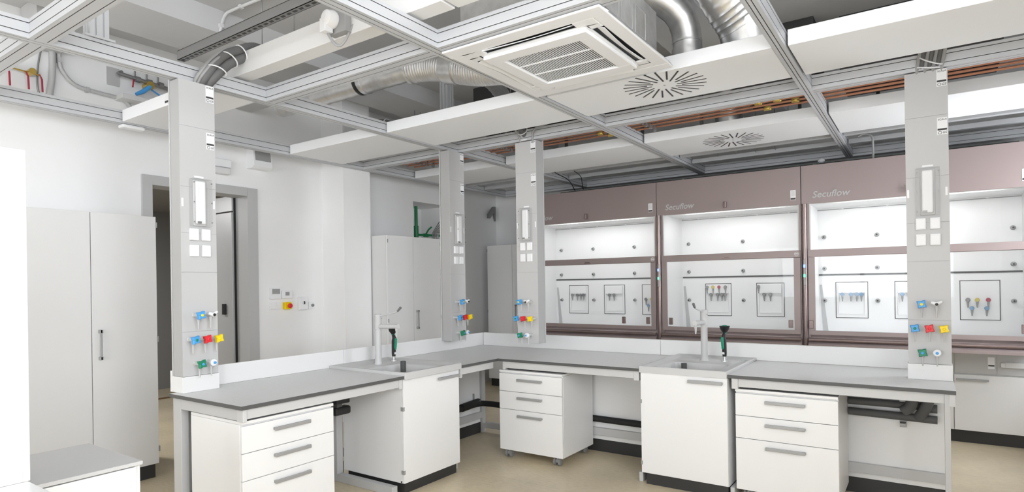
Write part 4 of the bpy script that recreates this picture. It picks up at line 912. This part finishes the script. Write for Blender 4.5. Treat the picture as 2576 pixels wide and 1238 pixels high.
# ------------------------------------------------------------------ fume cupboards
HY = 6.95; HB = 7.70
def hood(x0, x1, label, sub, txt=True, light_left=False):
    t = thing('fume_cupboard', label, 'fume cupboard', ((x0 + x1) / 2, 7.5, 0), 'brown fume cupboards along the back wall')
    i0, i1 = x0 + .085, x1 - .02                        # clear opening
    # fascia + carcass
    obj('fascia', MB().box(x0 + .002, x1 - .002, HY, HY + .03, 2.372, 2.775), BROWN, t, .002)
    cs = MB(); cs.box(x0 + .005, x0 + .03, HY + .03, YB - .01, .9, 2.775); cs.box(x1 - .03, x1 - .005, HY + .03, YB - .01, .9, 2.775); cs.box(x0 + .03, x1 - .03, HB + .02, YB - .01, .9, 2.775); cs.box(x0 + .03, x1 - .03, HY + .03, HB + .02, 2.73, 2.775)
    obj('carcass', cs, LAMC, t)
    li = MB(); li.box(x0 + .031, i0 - .03, HY + .04, HB, .93, 2.45); li.box(i1 + .0, x1 - .031, HY + .04, HB, .93, 2.45) if x1 - .031 > i1 else None
    ix0, ix1 = i0 - .03, i1 - .0
    li.box(ix0, ix1, HB, HB + .018, .93, 2.45); li.box(ix0, ix1, HY + .25, HB, 2.386, 2.40); li.add([(ix0, HY + .04, 2.46), (ix1, HY + .04, 2.46), (ix1, HY + .25, 2.39), (ix0, HY + .25, 2.39)], [(0, 1, 2, 3)])
    obj('liner', li, HOODIN, t)
    obj('work_surface', MB().box(ix0, ix1, HY + .03, HB, .91, .93), HOODIN, t)
    obj('ceiling_slot', MB().box(ix0, ix1, HB - .006, HB - .001, 2.366, 2.374), GPLAST, t)
    for k in range(4): xx = i0 + (i1 - i0) * (.12 + .24 * k); obj('clip', MB().box(xx, xx + .02, HB - .012, HB, 2.37, 2.382), WPLAST, t)
    # interior lamp tube
    l = bpy.data.lights.new('hood_lamp', 'AREA'); l.shape = 'RECTANGLE'; l.size = (i1 - i0) * .7; l.size_y = .12; l.energy = HOODW * (x1 - x0) / 1.6
    lo = bpy.data.objects.new('hood_lamp', l); C.objects.link(lo); lo.parent = t; lo.location = Vector(((i0 + i1) / 2, HY + .14, 2.405)) - ORIG[t.name]; lo.rotation_euler = (.45, 0, 0)
    # back wall fittings
    def knobs(xs, zs):
        for z in zs:
            for x in xs:
                k = obj('support_socket', MB().lathe((x, HB, z), [(.022, 0), (.024, -.006), (.017, -.012), (.015, -.035), (.010, -.037)], 14, axis='y'), GPLAST, t)
                obj('bore', MB().lathe((x, HB - .036, z), [(.008, 0), (.008, -.003)], 10, axis='y'), BLACK, k)
    knobs(sub['kx'], (2.062, 1.703, 1.338))
    obj('baffle_slot', MB().box(ix0 + .004, ix1 - .004, HB - .006, HB - .0005, 1.622, 1.640), GASKET, t)
    obj('baffle_gap', MB().add([(ix0 + .01, HB - .004, 1.52), (ix0 + .035, HB - .004, 1.52), (ix0 + .10, HB - .004, .935), (ix0 + .045, HB - .004, .935),
                                (ix0 + .01, HB - .0, 1.52), (ix0 + .035, HB - .0, 1.52), (ix0 + .10, HB - .0, .935), (ix0 + .045, HB - .0, .935)],
                               [(0, 1, 2, 3), (0, 4, 5, 1), (1, 5, 6, 2), (2, 6, 7, 3), (3, 7, 4, 0), (4, 7, 6, 5)]), GREYP, t)
    def nozzle(par, x, z, km, yoff=0):
        n_ = obj('outlet', MB().lathe((x, HB - .008, z), [(.013, 0), (.013, -.03)], 10, axis='y').lathe((x, HB - .032, z - .006), [(.012, .004), (.011, -.02), (.005, -.07)], 10), GPLAST, par)
        obj('knob', MB().lathe((x, HB - .036, z + .004), [(.019, 0), (.021, -.006), (.016, -.012)], 14, axis='y'), km, n_)
    for (a, c, kind) in sub['panels']:
        z0, z1 = 1.142, 1.549
        p = MB(); p.box(a, c, HB - .004, HB, z0, z1); g = obj('service_panel', p, HOODIN, t)
        fr = MB(); w = .007; fr.box(a, c, HB - .006, HB - .0045, z0, z0 + w); fr.box(a, c, HB - .006, HB - .0045, z1 - w, z1); fr.box(a, a + w, HB - .006, HB - .0045, z0, z1); fr.box(c - w, c, HB - .006, HB - .0045, z0, z1)
        obj('gasket', fr, GASKET, g)
        if kind == 'flat':
            for dx, dz, km in ((.12, .30, DSTEEL), (.35, .30, MYEL), (.62, .30, MRED)): nozzle(g, a + (c - a) * (dx + .08), 1.142 + dz * .68, km)
            for dx in (.30, .66): nozzle(g, a + (c - a) * dx, 1.142 + .12, MBLUE)
        else:
            rec = MB(); m_ = .03
            rec.box(a + m_, c - m_, HB - .030, HB - .006, 1.425, z1 - m_ * .6); rec.box(a + m_, a + m_ + .006, HB - .014, HB - .005, z0 + .05, 1.425); rec.box(c - m_ - .006, c - m_, HB - .014, HB - .005, z0 + .05, 1.425); rec.box(a + m_, c - m_, HB - .014, HB - .005, z0 + .045, z0 + .051)
            obj('shelf_box', rec, HOODIN, g, .002)
            ks = {'four': (.22, .48, .66, .80), 'two': (.30, .52), 'combo': (.25, .50, .66, .78)}[kind]
            for q in ks: nozzle(g, a + (c - a) * q, 1.405, DSTEEL if kind != 'four' else (MBLUE if sub.get('blue') else DSTEEL))
            if kind == 'combo':
                for q, km in ((.10, GPLAST), (.33, MYEL), (.56, MRED), (.80, DSTEEL)): nozzle(g, a + (c - a) * q, 1.50, km)
            if kind == 'two' and sub.get('top'): nozzle(g, a + (c - a) * .10, 1.50, GPLAST)
    # glazing
    obj('upper_pane', MB().box(i0 + .002, i1 - .002, HY + .012, HY + .018, 1.888, 2.374), GLASS, t)
    for x in (i0 - .008, i1 - .012): obj('edge_trim', MB().box(x, x + .012, HY - .004, HY + .01, 1.892, 2.372), LAMC, t)
    obj('jamb', MB().box(x0 + .055, i0 - .008, HY - .002, HY + .03, .88, 2.372), BROWN, t)
    obj('jamb', MB().box(i1 + .0, x1 - .001, HY - .002, HY + .03, .88, 2.372), BROWN, t)
    fr = MB(); w0, w1 = x0 + .062, x1 - .012
    fr.box(w0, w1, HY - .025, HY - .003, 1.816, 1.890); fr.box(w0, w1, HY - .025, HY - .003, 1.005, 1.048)
    fr.box(w0, w0 + .062, HY - .025, HY - .003, 1.048, 1.816); fr.box(w1 - .062, w1, HY - .025, HY - .003, 1.048, 1.816)
    s = obj('sash_frame', fr, BROWN, t, .002)
    obj('sash_pane', MB().box(w0 + .06, w1 - .06, HY - .017, HY - .011, 1.04, 1.82), GLASS, s)
    for x in sub['grips']: obj('sash_grip', MB().box(x - .022, x + .022, HY - .04, HY - .018, 1.072, 1.155), BROWNT, s, .004)
    lx = (w0 + w1) / 2 - .05
    obj('sash_latch', MB().prism([(lx, 1.83), (lx + .10, 1.83), (lx + .07, 1.848), (lx + .03, 1.848)], HY - .034, HY - .025, 'y'), BROWNT, s)
    # round quality seal
    ring = [(x1 - .045 + .02 * math.cos(2 * PI * i / 20), HY - .027, 1.852 + .02 * math.sin(2 * PI * i / 20)) for i in range(21)]
    sl = obj('round_seal', MB().tube(ring, .003, 6, cap=False).box(x1 - .06, x1 - .03, HY - .0275, HY - .0255, 1.848, 1.858), LAMC, t)
    # airfoil and sill
    obj('airfoil', MB().tube([(x0 + .06, HY - .035, .955), (x1 - .01, HY - .035, .955)], .020, 16), BROWNT, t)
    si = MB(); si.prism([(HY - .07, .882), (HY - .07, .915), (HY - .045, .925), (HY + .02, .975), (HY + .03, 1.003), (HY + .03, .882)], x0 + .058, x1 - .002, 'x')
    obj('sill', si, BROWN, t, .002)
    # post with indicator lights at the left jamb
    obj('post', MB().tube([(x0 + .030, HY - .022, .882), (x0 + .030, HY - .022, 2.372)], .024, 18), BROWNT, t)
    pl = obj('indicator_strip', MB().box(x0 + .022, x0 + .040, HY - .054, HY - .044, 1.52, 1.79), HANDLE, t, .003)
    for z, m_, nm in ((1.705, LBLUE, 'blue_light'), (1.605, LGREEN, 'green_light')): obj(nm, MB().box(x0 + .021, x0 + .041, HY - .059, HY - .053, z, z + .032), m_, pl, .003)
    # print
    if txt: text('lettering', 'Secuflow', .094, (x0 + .105, HY - .001, 2.432), (1, 0, 0), (0, 0, 1), TEXTM, t, shear=.22, bold=.0012)
    st = obj('sticker', MB().box(x1 - .10, x1 - .048, HY - .002, HY, 2.425, 2.53), WPLAST, t); obj('sticker_band', MB().box(x1 - .098, x1 - .05, HY - .003, HY - .002, 2.43, 2.448), INK, st); obj('sticker_screen', MB().box(x1 - .092, x1 - .056, HY - .003, HY - .002, 2.465, 2.52), LAMC, st)
    obj('fascia_knob', MB().box(i0 + (i1 - i0) * .48, i0 + (i1 - i0) * .48 + .03, HY - .045, HY, 2.40, 2.47), BROWNT, t, .006)
    # base unit
    obj('base_body', MB().box(x0 + .01, x1 - .01, 7.172, YB - .01, .12, .882), LAMC, t)
    obj('plinth', MB().box(x0 + .01, x1 - .01, 7.20, YB - .02, 0, .12), PLINTH, t)
    cp = obj('control_panel', MB().box(x0 + .01, x1 - .01, 7.15, 7.171, .668, .876), GREYP, t, .002)
    nd = 3 if x1 - x0 > 1.7 else 2; wd_ = (sub.get('dx1', x1) - sub.get('dx0', x0)) / nd
    for k in range(nd):
        a = sub.get('dx0', x0) + k * wd_ + .004; c = a + wd_ - .008; a = max(a, x0 + .01); c = min(c, x1 - .01)
        d = obj('door', MB().box(a, c, 7.15, 7.170, .125, .654), LAM, t, .0015)
        obj('handle', MB().box(a + .014, a + .262, 7.122, 7.134, .600, .618).box(a + .014, a + .03, 7.132, 7.15, .603, .615).box(a + .246, a + .262, 7.132, 7.15, .603, .615), HANDLE, d, .003)
    obj('dark_gap_filler', MB().box(x0 + .02, x1 - .02, 7.92, 8.12, 2.775, 2.95), DARKBOX, t)  # dark box added to darken the gap between hood top and far rail
    return t, cp
HOODW = 2.3
hood(-4.57, -2.672, 'brown-framed white-lined fume cupboard partly hidden by the third column', dict(kx=(-4.42, -3.90, -3.28), panels=((-4.30, -3.985, 'four'), (-3.74, -3.425, 'two'), (-3.178, -2.84, 'flat')), grips=(-3.10, -2.785)))
hood(-2.670, -1.087, 'middle brown-framed fume cupboard directly behind the right sink tap', dict(kx=(-2.532, -1.86), panels=((-2.325, -2.003, 'combo'), (-1.709, -1.394, 'two')), top=True, grips=(-2.50, -1.195)))
h3, cp = hood(-1.085, 0.80, 'widest-looking brown-framed fume cupboard at right behind the end column', dict(kx=(-.967, -.449, .70), panels=((-.858, -.539, 'four'), (-.294, .03, 'four'), (.270, .597, 'flat')), blue=True, grips=(-1.0, .70), dx0=-1.065, dx1=.825))
s = obj('sticker', MB().box(.455, .505, 7.147, 7.15, .72, .83), WPLAST, cp); obj('sticker_band', MB().box(.457, .503, 7.146, 7.147, .745, .758), INK, s)
obj('socket_strip', MB().box(.555, .79, 7.12, 7.15, .74, .79).box(.545, .58, 7.105, 7.15, .745, .785), LAMC, cp, .004)
for x in (.20, .52): obj('panel_seam', MB().box(x, x + .003, 7.148, 7.150, .668, .876), GPLAST, cp)
# ------------------------------------------------------------------ foreground at left
t = thing('side_bench', 'bench with grey top at the bottom left corner under the white tower', 'bench', (-2.4, .2, 0))
obj('worktop', MB().box(-2.66, -1.75, -.8, .785, .872, .9), [TOPM], t, .001)
obj('body', MB().box(-3.25, -2.70, -.78, .70, .0, .870), LAM, t, .002)
t = thing('white_tower', 'tall bright white cabinet tower cut off by the left edge of the picture', 'cabinet', (-2.9, .4, .9))
obj('body', MB().box(-3.25, -2.685, -.5, .792, .8705, 2.087), LAM, t, .002)
obj('door', MB().box(-2.683, -2.660, -.5, .770, .9005, 2.087), LAM, t, .0015)
obj('edge_strip', MB().box(-2.683, -2.662, 0.7705, .792, .9005, 2.087), LAM, t, .0015)
t = thing('low_cabinet', 'low white cabinet at the lower left in front of the tall grey-white cabinet', 'cabinet', (-3.25, 1.1, 0))
obj('top_board', MB().box(-3.54, -2.956, .80, 1.298, .783, .80), COLG, t, .002)
obj('body', MB().box(-3.54, -2.98, .80, 1.296, .07, .781), LAM, t, .002)
obj('door', MB().box(-2.978, -2.958, .80, 1.270, .07, .778), LAM, t, .0015)
obj('plinth', MB().box(-3.52, -3.0, .82, 1.27, 0, .07), PLINTH, t)
bpy.context.view_layer.update()
